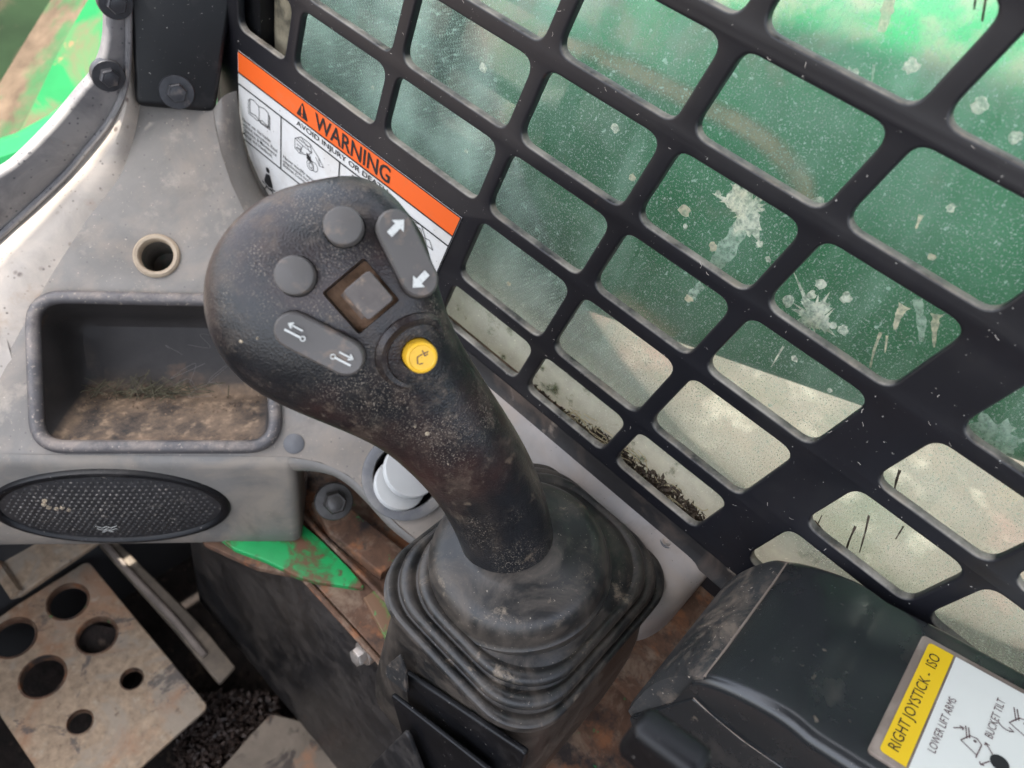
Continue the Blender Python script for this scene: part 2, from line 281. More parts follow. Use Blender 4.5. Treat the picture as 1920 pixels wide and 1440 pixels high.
m_sill = M('rusty sill', (.13, .085, .06), .8, var=(60, .4), layers=[lay((.25, .19, .13), 50, .45, .65, .7, 6), lay((.10, .03, .02), 40, .6, .7, .8, 6, off=2)])
m_mesh = M('speaker mesh', (.030, .029, .030), .42, var=(200, .3), layers=[lay((.25, .22, .19), 240, .62, .72, .6, 4)])
m_mesh2 = M('speaker mesh bumps', (.055, .053, .052), .38, var=(200, .4), layers=[lay((.35, .31, .27), 200, .60, .70, .7, 4)])
m_roof = M('cab roof lining', (.10, .10, .10), .8)
m_web = M('cobweb', (.2, .185, .17), .8)
def glass_mat():
    m = bpy.data.materials.new('dirty window'); m.use_nodes = True; t = m.node_tree; N = t.nodes; L = t.links; N.clear()
    o = N.new('ShaderNodeOutputMaterial'); tc = N.new('ShaderNodeTexCoord')
    def nz(s, det, lo, hi, top, sc=(1, 1, 1), rough=.6, base=0):
        mp = N.new('ShaderNodeMapping'); mp.inputs['Scale'].default_value = sc; L.new(tc.outputs['Object'], mp.inputs[0])
        x = N.new('ShaderNodeTexNoise'); x.inputs['Scale'].default_value = s; x.inputs['Detail'].default_value = det; x.inputs['Roughness'].default_value = rough; L.new(mp.outputs[0], x.inputs[0])
        r = N.new('ShaderNodeMapRange'); L.new(x.outputs['Fac'], r.inputs[0]); r.inputs[1].default_value = lo; r.inputs[2].default_value = hi; r.inputs[3].default_value = base; r.inputs[4].default_value = top; return r.outputs[0]
    def op(a, b, k='MAXIMUM'):
        x = N.new('ShaderNodeMath'); x.operation = k; L.new(a, x.inputs[0])
        if isinstance(b, float): x.inputs[1].default_value = b
        else: L.new(b, x.inputs[1])
        return x.outputs[0]
    film = None; film = op(nz(14, 6, .30, .75, .17, base=.03), nz(7, 7, .50, .64, .10, rough=.7), 'ADD')
    streak = nz(30, 5, .52, .80, .22, (1, 1, .18))
    dots = nz(900, 2, .57, .66, .50); dots2 = nz(330, 3, .64, .69, .6)
    sx = N.new('ShaderNodeSeparateXYZ'); L.new(tc.outputs['Object'], sx.inputs[0])
    low = N.new('ShaderNodeMapRange'); L.new(sx.outputs[2], low.inputs[0]); low.inputs[1].default_value = .10; low.inputs[2].default_value = .035; low.inputs[3].default_value = 0; low.inputs[4].default_value = .42   # rain-splashed silt along the bottom of the pane
    lowb = op(low.outputs[0], nz(50, 5, .2, .7, 1.1, base=.55), 'MULTIPLY')
    f = op(op(op(film, streak, 'ADD'), op(dots, dots2)), lowb)
    algae = op(nz(70, 5, .58, .66, .85), N.new('ShaderNodeMapRange').outputs[0], 'MULTIPLY')
    mr = [n for n in N if n.type == 'MAP_RANGE'][-1]; L.new(sx.outputs[2], mr.inputs[0]); mr.inputs[1].default_value = .062; mr.inputs[2].default_value = .03
    mixc = N.new('ShaderNodeMixRGB'); L.new(algae, mixc.inputs[0]); mixt = N.new('ShaderNodeMixRGB'); lw2 = op(low.outputs[0], 2.38, 'MULTIPLY'); L.new(lw2, mixt.inputs[0]); mixt.inputs[1].default_value = (.66, .80, .71, 1); mixt.inputs[2].default_value = (.92, .87, .77, 1); L.new(mixt.outputs[0], mixc.inputs[1]); mixc.inputs[2].default_value = (.09, .12, .03, 1)
    d = N.new('ShaderNodeBsdfDiffuse'); L.new(mixc.outputs[0], d.inputs[0]); tr = N.new('ShaderNodeBsdfTranslucent'); L.new(mixc.outputs[0], tr.inputs[0])
    dm = N.new('ShaderNodeMixShader'); dm.inputs[0].default_value = .85; L.new(d.outputs[0], dm.inputs[1]); L.new(tr.outputs[0], dm.inputs[2])
    tp = N.new('ShaderNodeBsdfTransparent'); tp.inputs[0].default_value = (.90, .93, .90, 1)
    gl = N.new('ShaderNodeBsdfGlossy'); gl.inputs['Roughness'].default_value = .08; fr = N.new('ShaderNodeFresnel'); fr.inputs[0].default_value = 1.45
    g = N.new('ShaderNodeMixShader'); L.new(fr.outputs[0], g.inputs[0]); L.new(tp.outputs[0], g.inputs[1]); L.new(gl.outputs[0], g.inputs[2])
    mx = N.new('ShaderNodeMixShader'); L.new(f, mx.inputs[0]); L.new(g.outputs[0], mx.inputs[1]); L.new(dm.outputs[0], mx.inputs[2]); L.new(mx.outputs[0], o.inputs[0])
    return m
m_glass = glass_mat()
def smear_mat():
    m = bpy.data.materials.new('dried mud smear'); m.use_nodes = True; t = m.node_tree; N = t.nodes; L = t.links
    b = N['Principled BSDF']; b.inputs['Base Color'].default_value = (.46, .36, .23, 1); b.inputs['Roughness'].default_value = .95
    x = N.new('ShaderNodeTexNoise'); x.inputs['Scale'].default_value = 28; x.inputs['Detail'].default_value = 8; x.inputs['Roughness'].default_value = .7
    tc = N.new('ShaderNodeTexCoord'); L.new(tc.outputs['Object'], x.inputs[0])
    uv = N.new('ShaderNodeUVMap'); sx = N.new('ShaderNodeSeparateXYZ'); L.new(uv.outputs[0], sx.inputs[0])
    pp = N.new('ShaderNodeMath'); pp.operation = 'PINGPONG'; pp.inputs[1].default_value = .5; L.new(sx.outputs[0], pp.inputs[0])
    r0 = N.new('ShaderNodeMapRange'); L.new(pp.outputs[0], r0.inputs[0]); r0.inputs[1].default_value = 0; r0.inputs[2].default_value = .35; r0.inputs[3].default_value = 0; r0.inputs[4].default_value = 1
    r1 = N.new('ShaderNodeMapRange'); L.new(x.outputs['Fac'], r1.inputs[0]); r1.inputs[1].default_value = .30; r1.inputs[2].default_value = .62; r1.inputs[3].default_value = .4; r1.inputs[4].default_value = 1.0
    mu = N.new('ShaderNodeMath'); mu.operation = 'MULTIPLY'; L.new(r0.outputs[0], mu.inputs[0]); L.new(r1.outputs[0], mu.inputs[1]); L.new(mu.outputs[0], b.inputs['Alpha'])
    return m
m_smear = smear_mat()

# ================================================================== LARGE STRUCTURE
g = mk('ground', [(-400, -400, -H), (400, -400, -H), (400, 400, -H), (-400, 400, -H)], [(0, 1, 2, 3)], m_ground, smooth=False); g['kind'] = 'structure'; g['label'] = 'dry bare earth ground outside the cab'
frT = Fr((0, 0, .62), (1, 0, 0), (0, 1, 0))
rf = mk('cab_roof', *box(frT, -.62, .30, -.75, .578, 0, .05), m_roof, smooth=False); rf['kind'] = 'structure'; rf['label'] = 'flat cab roof shading the controls'
cwm = M('cab lining', (.05, .05, .052), .7, var=(4, .2))
for nm, (x0, x1, y0, y1, z0, z1), lb in (('cab_wall_left', (-.64, -.60, -.7, .62, -.95, -.30), 'solid lower left wall of the cab'), ('cab_wall_rear', (-.60, .33, -.74, -.70, -.95, -.10), 'rear wall of the cab'), ('cab_wall_front', (-.60, .33, .50, .60, -.95, -.455), 'low front wall of the foot well'), ('sun_block_ledge', (-.60, .05, .445, .499, -.475, -.445), 'added unseen ledge blocking the sun from the pedal'), ('cab_wall_right', (.3035, .33, -.70, .49, -.95, -.3735), 'solid lower right wall of the cab below the guard')):  # the narrow front ledge is added out of view to block sun on the pedal
    o = mk(nm, *box(Fr((0, 0, 0), (1, 0, 0), (0, 1, 0)), x0, x1, y0, y1, z0, z1), m_rust if nm == 'cab_wall_right' else cwm, smooth=False); o['kind'] = 'structure'; o['label'] = lb
# floor of the foot well
fl = mk('cab_floor', *box(Fr((0, 0, -.93), (1, 0, 0), (0, 1, 0)), -.5, .30, -.5, .75, -.02, 0), m_dark, smooth=False); fl['kind'] = 'structure'; fl['label'] = 'dark dirt-covered floor of the foot well'

# ------------------------------------------------------------------ side guard
GX = .30
frG = Fr((GX, 0, 0), (0, -1, 0), (0, 0, 1))            # a = -Y, b = Z, normal towards the operator
guard = thing('window_guard', 'black punched steel window guard with rounded rectangular openings', 'window guard', (GX+.003, .1, -.365))
rows = [.06, .008, -.0435, -.0922, -.1414, -.192, -.2415, -.2968]
hw = .0047
def col_y(i, z):
    c = COLS[i]; return c[0]+c[1]*(z+.1925)
COLS = [(.4575, 0, .0), (.3935, -.20, hw), (.3055, -.16, hw), (.2145, -.18, hw), (.1352, -.175, hw), (.0605, -.185, hw), (-.0088, -.20, .0)]
def hole(y0f, y1f, z0, z1, r=.0078):
    return rpoly([(-y0f(z0), z0), (-y1f(z0), z0), (-y1f(z1), z1), (-y0f(z1), z1)], r, 6)
TL = lambda z: .0021-.2*(z+.2439); TR = lambda z: -.0388-.2*(z+.1833)
holes = []
def left(i): return (lambda z: col_y(i, z)-COLS[i][2])
def right(i): return (lambda z: TL(z)) if i == 6 else (lambda z: col_y(i, z)+COLS[i][2])
for k in range(len(rows)-1):
    zt, zb = rows[k]-hw, rows[k+1]+hw
    for i in range(6):
        if i < 3 and k >= 6: continue
        holes.append(hole(left(i), right(i+1), zb, zt))
for i in range(3, 6): holes.append(hole(left(i), right(i+1), -.3345, rows[-1]-hw, .007))
RC = [lambda z: -.0885-.16*(z+.243), lambda z: -.158-.15*(z+.243), lambda z: -.228-.14*(z+.243)]
rrows = [.055, .002, -.0475, -.0965, -.1435, -.190, -.2362, -.2835, -.331]
for k in range(len(rrows)-1):
    zt, zb = rrows[k]-hw, rrows[k+1]+hw
    holes.append(hole(TR, lambda z: RC[0](z)+hw, zb, zt))
    for a, b in ((0, 1), (1, 2)):
        holes.append(hole(lambda z: RC[a](z)-hw, lambda z: RC[b](z)+hw, zb, zt))
outl = rpoly([(-.485, -.372), (.30, -.372), (.30, .075), (-.485, .075)], .004)
plate('guard_sheet', outl, holes, frG, .0058, .0014, m_guard, guard)
# lint caught on the guard
def inside(p, poly):
    c = False; n = len(poly); j = n-1
    for i in range(n):
        if (poly[i][1] > p[1]) != (poly[j][1] > p[1]) and p[0] < (poly[j][0]-poly[i][0])*(p[1]-poly[i][1])/(poly[j][1]-poly[i][1])+poly[i][0]: c = not c
        j = i
    return c
parts = []
rnd = random.Random(3)
while len(parts) < 70:
    p = (rnd.uniform(-.40, .07), rnd.uniform(-.33, -.06))
    if any(inside(p, q) for q in holes): continue
    if p[0] < -.23 and p[1] < -.245: continue
    a = rnd.uniform(0, 6.28); L_ = rnd.uniform(.0007, .0026); wd = rnd.uniform(.0001, .00022); bend = rnd.uniform(-.8, .8)
    q0 = np.array(p); q1 = q0+L_*.5*np.array([math.cos(a), math.sin(a)]); q2 = q1+L_*.5*np.array([math.cos(a+bend), math.sin(a+bend)])
    parts.append(strokes([[q0, q1, q2]], frG, wd, .0003))
o = mk('lint_flecks', *join(parts), m_fleck, guard, smooth=False, kind='stuff')

# ------------------------------------------------------------------ warning decal on the guard
def g_px(pts): return frG.pxs(pts)
lz0, lz1, lz2 = -.2528, -.2686, -.2764
decal_out = [(-.4585, lz0), (-.2335, lz0)]+[(-(.2335+(.2470-.2335)*t), lz0+(-.318-lz0)*t) for t in (.33, .66, 1)]+[(-.30, -.352), (-.38, -.362)]+g_px([(520, 390), (487, 335), (468, 290), (455, 245), (450, 210), (448, 150)])
dec = link('warning_decal', (lambda me: me)(plate_mesh(decal_out, [], frG, .0006, .0001, .0006)), m_label, guard); dec['label'] = 'white safety decal with an orange warning band'
HH = .0008
mk('orange_band', *poly_face([(-.4580, lz0-.0006), (-.2342, lz0-.0006), (-.2375, lz1), (-.4582, lz1)], frG, HH), m_orange, dec, smooth=False)
ln = [[(-.4582, lz1), (-.2372, lz1)], [(-.4582, lz2-.0008), (-.2388, lz2-.0008)], [(-.4085, lz2-.0008), (-.4082, -.3185)], [(-.3443, lz2-.0008), (-.344, -.36)], [(-.4563, -.3190), (-.30, -.3190)]]
mk('printed_rule', *strokes(ln, frG, .0011, HH+.0002), m_blackprint, dec, smooth=False)
mk('decal_border', *strokes([[(-.4585, lz0), (-.2337, lz0), (-.2465, -.316)]], frG, .0009, HH+.0002), m_blackprint, dec, smooth=False)
text('lettering', 'WARNING', frG, -.3715, lz1+.0022, .0755, .0116, m_blackprint, dec, HH+.0003, bold=.015)
text('lettering', 'AVOID INJURY OR DEATH', frG, -.391, lz2+.0011, .0945, .0050, m_blackprint, dec, HH+.0003, bold=.008)
tri = [(-.3915, lz1+.0025), (-.3785, lz1+.0025), (-.385, lz1+.0140)]
mk('alert_triangle', *poly_face(rpoly(tri, .001, 3), frG, HH+.0002), m_blackprint, dec, smooth=False)
mk('exclamation_mark', *join([strokes([[(-.385, lz1+.0062), (-.385, lz1+.0108)]], frG, .0016, HH+.0005), strokes([[(-.385, lz1+.0040), (-.385, lz1+.0045)]], frG, .0016, HH+.0005)]), m_orange, dec, smooth=False)
text('small_print', 'Never use this loader\nwithout instructions. Read\nOperation & Maintenance\nManual and Handbook.', frG, -.4550, -.3155, .0425, .0140, m_blackprint, dec, HH+.0003, bold=.006)
text('small_print', 'Never modify equipment or\nattachments not approved\nBobcat Company.', frG, -.4055, -.3155, .052, .0100, m_blackprint, dec, HH+.0003, bold=.006)
def off(lines, x, z, s=1): return [[(x+a*s, z+b*s) for a, b in l] for l in lines]
arc = lambda cx, cy, r, a0, a1, n=8: [(cx+r*math.cos(a0+(a1-a0)*k/n), cy+r*math.sin(a0+(a1-a0)*k/n)) for k in range(n+1)]
book = [[(0, 0), (0, .011)], [(0, 0), (-.004, .0018), (-.010, .001), (-.011, .0008), (-.011, .0115), (-.006, .0125), (0, .011)], [(0, 0), (.004, .0018), (.010, .001), (.011, .0008), (.011, .0115), (.006, .0125), (0, .011)],
        [(-.011, .010), (-.0128, .0098), (-.0128, -.0006), (-.002, -.0012), (0, 0)], [(.011, .010), (.0128, .0098), (.0128, -.0006), (.002, -.0012), (0, 0)], [(.0118, .010), (.0118, .0002), (.001, -.0004)]]
mk('book_pictogram', *strokes(off(book, -.4340, -.2935, 1.0), frG, .0005, HH+.0003), m_blackprint, dec, smooth=False)
loader = [[(-.012, -.003), (-.012, .004), (-.006, .008), (.003, .008), (.005, .003), (.001, -.001), (-.007, -.004), (-.012, -.003)], [(-.012, .004), (-.004, .003), (.005, .003)], [(-.004, .003), (-.007, -.004)], [(-.006, .008), (-.001, .005), (.004, .006)],
          [(.003, .008), (.012, .003), (.017, -.001), (.013, -.002), (.009, .002)], [(.013, -.002), (.012, .003)], arc(.004, -.0065, .0034, 0, 6.28, 12), arc(.0085, -.0055, .003, -1.6, 1.8, 8), arc(.0045, -.0065, .0018, 0, 6.28, 8), [(.004, -.0031), (.0085, -.0025)], [(.004, -.0099), (.0085, -.0085)],
          [(-.011, -.002), (-.003, -.002)], [(-.009, .0055), (.000, .0055), (.003, .002)], [(-.010, .001), (-.006, .001), (-.006, -.001), (-.010, -.001)]]
mk('loader_pictogram', *strokes(off(loader, -.3790, -.2895, 1.1), frG, .00045, HH+.0003), m_blackprint, dec, smooth=False)
mk('loader_seat_pictogram', *poly_face([(-.3790, -.289), (-.3745, -.2905), (-.3735, -.2945), (-.3785, -.2935)], frG, HH+.0004), m_blackprint, dec, smooth=False)
man = [(-.4262, -.3330), (-.4215, -.3318), (-.4180, -.3400), (-.4185, -.3455), (-.4262, -.3450), (-.4285, -.3400)]
mk('seat_belt_pictogram', *join([poly_face(rpoly(man, .0015, 3), frG, HH+.0003), poly_face([(-.4240+x, -.3292+y) for x, y in circ(.0022, 14)], frG, HH+.0003),
   strokes([[(-.4310, -.3425), (-.4225, -.3436), (-.4150, -.3425)], [(-.4262, -.3450), (-.4285, -.3490), (-.4270, -.3520)], [(-.4185, -.3450), (-.4160, -.3490), (-.4135, -.3530)]], frG, .0011, HH+.0003)]), m_blackprint, dec, smooth=False)
mk('seat_belt_strap', *strokes([[(-.4275, -.3420), (-.4225, -.3432), (-.4180, -.3422)]], frG, .0007, HH+.0006), m_label, dec, smooth=False)
for pict in (off([arc(0, 0, .004, 1.8, 5.8), [(-.003, .003), (.001, .006), (.004, .001)], [(.002, .010), (.003, .003), (.006, -.002)], [(-.004, -.002), (.002, -.001)]], -.3985, -.3405), off([[(-.006, .004), (.006, .004), (.006, -.004), (-.006, -.004), (-.006, .004)], [(-.004, .002), (.004, .002)], [(-.004, 0), (.004, 0)]], -.3250, -.2835),
     off([[(-.012, .004), (-.004, .006), (0, .001), (.003, -.005), (.009, -.005), (.005, .000), (.000, -.001)], [(-.010, .002), (-.004, .003), (0, -.003)], [(-.010, -.003), (-.002, -.004)], [(.004, -.022), (.012, -.0235)]], -.2595, -.2830)):
    mk('hazard_pictogram', *strokes(pict, frG, .0005, HH+.0003), m_blackprint, dec, smooth=False)

# ------------------------------------------------------------------ side window behind the guard
WX = .3235
frW = Fr((WX, 0, 0), (0, -1, 0), (0, 0, 1))
win = thing('side_window', 'dirty side window pane behind the black guard', 'window', (WX, .1, -.366))
mk('pane', *box(frW, -.455, .42, -.36, .09, -.001, 0), m_glass, win, smooth=False)
def splat(px, py, r, seed, mat=m_splat, n=26, el=1, rough=.35, rays=0, name='mud_splash'):
    p = onX(px, py, WX); rd = random.Random(seed); pts = []
    for k in range(n):
        a = 2*math.pi*k/n; rr = r*(1+rough*(noise.noise(Vector((math.cos(a)*1.7, math.sin(a)*1.7, seed*3.3)))*1.5+rd.uniform(-.25, .25)))
        if rays and k % 3 == 0 and rd.random() < .5: rr *= 1+rays*rd.random()
        pts.append((rr*math.cos(a), rr*math.sin(a)*el))
    c = (-p[1], p[2]); V = [frW.to3(c[0]+x, c[1]+y, .0003) for x, y in pts]+[frW.to3(c[0]+x*.7, c[1]+y*.7, .0011) for x, y in pts]+[frW.to3(*c, .0013)]
    Fc = [(k, (k+1) % n, n+(k+1) % n, n+k) for k in range(n)]+[(n+k, n+(k+1) % n, 2*n) for k in range(n)]
    return V, Fc
def drip(pts, w0, w1, seed):
    ps = smooth_line([(-onX(x, y, WX)[1], onX(x, y, WX)[2]) for x, y in pts], 6); rd = random.Random(seed); V = []; Fc = []
    for i, p in enumerate(ps):
        t = i/(len(ps)-1); d = ps[min(i+1, len(ps)-1)]-ps[max(i-1, 0)]; d /= np.linalg.norm(d); m = np.array([-d[1], d[0]])*(w0+(w1-w0)*t)*(1+rd.uniform(-.25, .25))/2
        V += [frW.to3(*(p+m), .0004), frW.to3(*p, .0009), frW.to3(*(p-m), .0004)]
        if i: o = 3*i; Fc += [(o-3, o-2, o+1, o), (o-2, o-1, o+2, o+1)]
    return V, Fc
m_film = M('thin dried splash film', (.52, .66, .58), .8, var=(150, .2)); thin(m_film, .25, .75)
mk('mud_splash', *join([splat(1402, 395, .0100, 5, rough=.5, rays=.8, n=64), splat(1385, 375, .006, 6, rays=.9, n=40)]), m_splat, win)
mk('splash_drip', *drip([(1390, 425), (1365, 465), (1340, 500), (1322, 530)], .010, .007, 4), m_film, win)
mk('splash_drip', *drip([(1318, 533), (1300, 550), (1290, 566)], .006, .0025, 4), m_film, win)
mk('mud_splash', *join([splat(1525, 592, .0070, 11, rough=.55, rays=1.5, n=60), splat(1538, 604, .005, 12, rays=1.2, n=40)]), m_splat, win)
mk('mud_splash', *join([splat(1745, 810, .004, 13, rays=.6), splat(1862, 815, .0085, 23, rough=.5, rays=.6, n=34)]), m_film, win)
for i, (x, y, r, mt) in enumerate([(1284, 394, .0032, 1), (1286, 424, .0013, 0), (1338, 462, .0026, 1), (1347, 364, .0017, 0), (1424, 458, .0019, 0), (1441, 486, .0016, 0), (1154, 240, .0024, 0), (1186, 332, .0020, 1), (907, 127, .0026, 0), (1533, 384, .0038, 0), (1708, 122, .0030, 0), (1838, 196, .0030, 0), (1292, 559, .0022, 1), (1478, 565, .0030, 0), (1540, 532, .0026, 0), (1522, 552, .0022, 0), (1586, 557, .0024, 0), (1562, 610, .0018, 0), (1582, 618, .0026, 0), (1490, 672, .0018, 0), (1906, 256, .0026, 0), (1594, 143, .0032, 0), (955, 532, .0016, 1), (1783, 390, .0018, 0), (1747, 482, .0016, 1), (1775, 560, .0025, 0), (1556, 731, .0014, 0), (700, 164, .0014, 0), (875, 283, .0012, 0)]):
    mk('mud_drop', *splat(x, y, r, i+40, n=14), (m_splat, m_splatpink)[mt], win)
for i, (pp, a, b, mt) in enumerate([([(1697, 572), (1686, 590), (1678, 617)], .0048, .0012, 1), ([(1652, 622), (1640, 655), (1632, 688)], .0014, .0009, 1), ([(1757, 588), (1753, 615), (1752, 650)], .004, .0008, 1), ([(1470, 648), (1447, 687)], .0012, .0006, 0), ([(1720, 560), (1728, 600), (1728, 640)], .005, .002, 2), ([(1664, 628), (1660, 660)], .0010, .0006, 1), ([(1728, 402), (1718, 428)], .002, .0008, 1), ([(1640, 120), (1634, 165)], .0014, .0006, 2), ([(1675, -30), (1664, 20), (1653, 60)], .0056, .0030, 1), ([(1695, 985), (1680, 1010)], .0010, .0005, 3), ([(1688, 880), (1680, 905), (1675, 935)], .0014, .0006, 3), ([(1630, 965), (1622, 1000), (1612, 1035)], .0011, .0006, 3), ([(1605, 985), (1592, 1015), (1585, 1040)], .0013, .0008, 3), ([(1528, 975), (1546, 996)], .0010, .0008, 3), ([(1530, 990), (1542, 965)], .0006, .0005, 3), ([(1832, -20), (1827, 18)], .0009, .0006, 3), ([(1850, -10), (1842, 40)], .0009, .0008, 3)]):
    mk('mud_streak', *drip(pp, a, b, i), (m_splat, m_splatpink, m_film, m_debris)[mt], win)
# sill with leaf litter between guard and pane
sill = thing('window_sill', 'narrow rusty sill between the guard and the window pane', 'sill', (.3143, .1, -.362))
mk('sill_strip', *box(Fr((.3143, .1, -.352), (1, 0, 0), (0, 1, 0)), -.0086, .0086, -.36, .34, -.01, 0), m_sill, sill, smooth=False)
parts = []; fib = []; rd = random.Random(11)
for k in range(2600):
    y = rd.uniform(-.02, .165); y = rd.choice([y, rd.uniform(.02, .075), rd.uniform(.075, .11)]); x = rd.uniform(.307, .322)
    hgt = .010*math.exp(-((y-.045)/.04)**2)+.006*math.exp(-((y-.10)/.02)**2)+.002
    c = np.array([x, y, -.352+rd.uniform(0, hgt)]); s = rd.uniform(.0008, .0034)
    d = unit([rd.gauss(0, 1), rd.gauss(0, 1), rd.gauss(0, .6)]); e = unit(np.cross(d, [rd.gauss(0, 1), rd.gauss(0, 1), 1])); o_ = unit(np.cross(d, e))
    parts.append(([c-d*s, c+e*s*.4, c+d*s, c-e*s*.4+o_*s*.25], [(0, 1, 2), (0, 2, 3), (0, 1, 3), (1, 2, 3)]))
for k in range(46):
    y = rd.uniform(.03, .13); c = np.array([rd.uniform(.308, .321), y, -.345+rd.uniform(0, .008)]); a = rd.uniform(0, 6.28); L_ = rd.uniform(.006, .02)
    pth = [c, c+np.array([.25*math.cos(a), math.sin(a), rd.uniform(-.1, .25)])*L_*.5, c+np.array([.3*math.cos(a+.4), math.sin(a+.4), rd.uniform(-.2, .1)])*L_]
    fib.append(tube(smooth_line(pth, 3), .00028, 4))
tag(mk('leaf_litter', *join(parts), m_debris, None, smooth=False, base=(.3143, .05, -.352)), 'dark crumbled leaf litter lying on the window sill', 'leaf litter', kind='stuff')
tag(mk('straw_bits', *join(fib), m_straw, None, base=(.3143, .08, -.352)), 'loose straw and grass bits on the window sill', 'straw', kind='stuff')
# cab post in the first opening
post = thing('cab_post', 'dark corner post with a dirty beige seal behind the guard corner', 'post', (.34, .465, -.6))
mk('post_tube', *box(Fr((.335, .475, -.6), (1, 0, 0), (0, 1, 0)), -.025, .03, -.028, .03, 0, .72), m_black, post, smooth=False)
bevel_ob(mk('seal_strip', *box(Fr((.325, .437, -.355), (1, 0, 0), (0, 1, 0)), -.006, .016, -.012, .0095, 0, .45), M('beige foam seal', (.22, .19, .13), .9, var=(60, .5), layers=[lay((.03, .03, .02), 40, .52, .64, .9, 6)], bump=((200, .5, .002, False),)), post), .004)

# ------------------------------------------------------------------ lift arm outside
AX = .50; sl_ = -.36; ca, sa = math.cos(math.atan(-sl_)), math.sin(math.atan(-sl_))
frA = Fr((AX, .10, -.254), (0, -ca, sa), (0, sa, ca))      # a runs to the rear and up, b upwards, normal towards the cab
arm = thing('lift_arm', 'green painted steel lift arm passing outside the side window', 'lift arm', (AX+.06, .1, -.38))
hb = .121
AR = .11; prof = [(0, -hb+.012), (0, hb-.035)]+[(AR*(1-math.cos(t)), hb-.035+AR*math.sin(t)) for t in np.linspace(.08, math.pi/2, 16)]+[(.19, hb-.035+AR), (.205, hb-.05+AR), (.205, -hb+.015), (.19, -hb), (.012, -hb), (.004, -hb+.004)]
rings = [[frA.to3(a, b, -h) for h, b in prof] for a in np.linspace(-1.1, 1.3, 40)]
mk('arm_beam', *loft(rings, True, True, True), m_arm, arm)
band = smooth_line([(1010, 62), (1120, 100), (1210, 142), (1310, 192), (1400, 238), (1465, 290), (1505, 345), (1512, 400)], 6); wds = np.interp(np.arange(len(band)), [0, 12, 24, 36, 42], [26, 40, 44, 52, 34])
V = []; Fc = []
for i, p in enumerate(band):
    d = band[min(i+1, len(band)-1)]-band[max(i-1, 0)]; d /= np.linalg.norm(d); m = np.array([-d[1], d[0]])*wds[i]*.62
    for s in (-1, -.5, 0, .5, 1): q = onX(*(p+m*s), AX); V.append(q-np.array([.0012, 0, 0]))
    if i:
        o_ = 5*(i-1); Fc += [(o_+k, o_+k+1, o_+k+6, o_+k+5) for k in range(4)]
sm = mk('mud_smear', V, Fc, m_smear, arm); uvl = sm.data.uv_layers.new(name='UVMap')
for lp in sm.data.loops: uvl.data[lp.index].uv = ((lp.vertex_index % 5)/4, (lp.vertex_index//5)/len(band))

# ------------------------------------------------------------------ front frame seen past the dash (upper left)
ff = thing('front_frame', 'sunlit green front frame with a dusty tan ledge, upper left', 'loader frame', (.28, .8, -.75))
e0, e1 = P(330, -90, 1.02), P(-150, 420, .88); t_ = unit(e1-e0)
frF = Fr((e0+e1)/2, t_, np.cross(t_, np.cross((0, 0, 1), t_))); 
if frF.v[2] < 0: frF = Fr(frF.o, -frF.u, frF.v)
def fpx(x, y, d): return P(x, y, d)
def facet(name, A, B, mat, thick=.02):
    A = smooth_line(A, 5); B = smooth_line(B, 5); n = len(A); V = [q for q in A]+[q for q in B]; Fc = [(k, k+1, n+k+1, n+k) for k in range(n-1)]
    nn = unit(np.cross(A[-1]-A[0], B[0]-A[0])); nn = nn if nn@A[0] > 0 else -nn
    m_ = len(V); V += [v+nn*thick for v in V]; Fc += [(m_+n+k, m_+n+k+1, m_+k+1, m_+k) for k in range(n-1)]
    edge = list(range(n))+[n+k for k in range(n-1, -1, -1)]
    Fc += [(edge[i], edge[(i+1) % len(edge)], edge[(i+1) % len(edge)]+m_, edge[i]+m_) for i in range(len(edge))]
    return mk(name, V, Fc, mat, ff)
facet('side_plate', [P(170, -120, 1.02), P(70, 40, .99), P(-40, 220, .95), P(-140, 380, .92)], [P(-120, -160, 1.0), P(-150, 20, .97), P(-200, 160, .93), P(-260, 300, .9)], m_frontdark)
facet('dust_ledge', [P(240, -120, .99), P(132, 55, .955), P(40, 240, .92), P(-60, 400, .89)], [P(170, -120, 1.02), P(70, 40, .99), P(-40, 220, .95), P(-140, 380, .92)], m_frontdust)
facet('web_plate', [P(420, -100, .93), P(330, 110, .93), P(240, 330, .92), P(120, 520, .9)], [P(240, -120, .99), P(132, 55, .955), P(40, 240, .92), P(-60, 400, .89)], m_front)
# rounded green nose low on the frame
no = [[P(x, y, d) for x, y, d in ((250, 150+o_, .86+e), (150, 175+o_, .85+e), (90, 222+o_, .84+e), (30, 255+o_, .83+e), (-60, 285+o_, .82+e), (-160, 330+o_, .81+e))] for o_, e in ((0, .05), (-6, .02), (4, 0), (30, -.008), (62, -.004), (95, .02), (120, .05))]
mk('frame_nose', *loft(no, False), M('bright green nose paint', (.010, .165, .050), .5, spec=.2, var=(20, .2), layers=[lay((.10, .035, .02), 26, .62, .66, .9, 8, off=2), lay((.10, .10, .06), 14, .58, .70, .6, 8)]), ff)

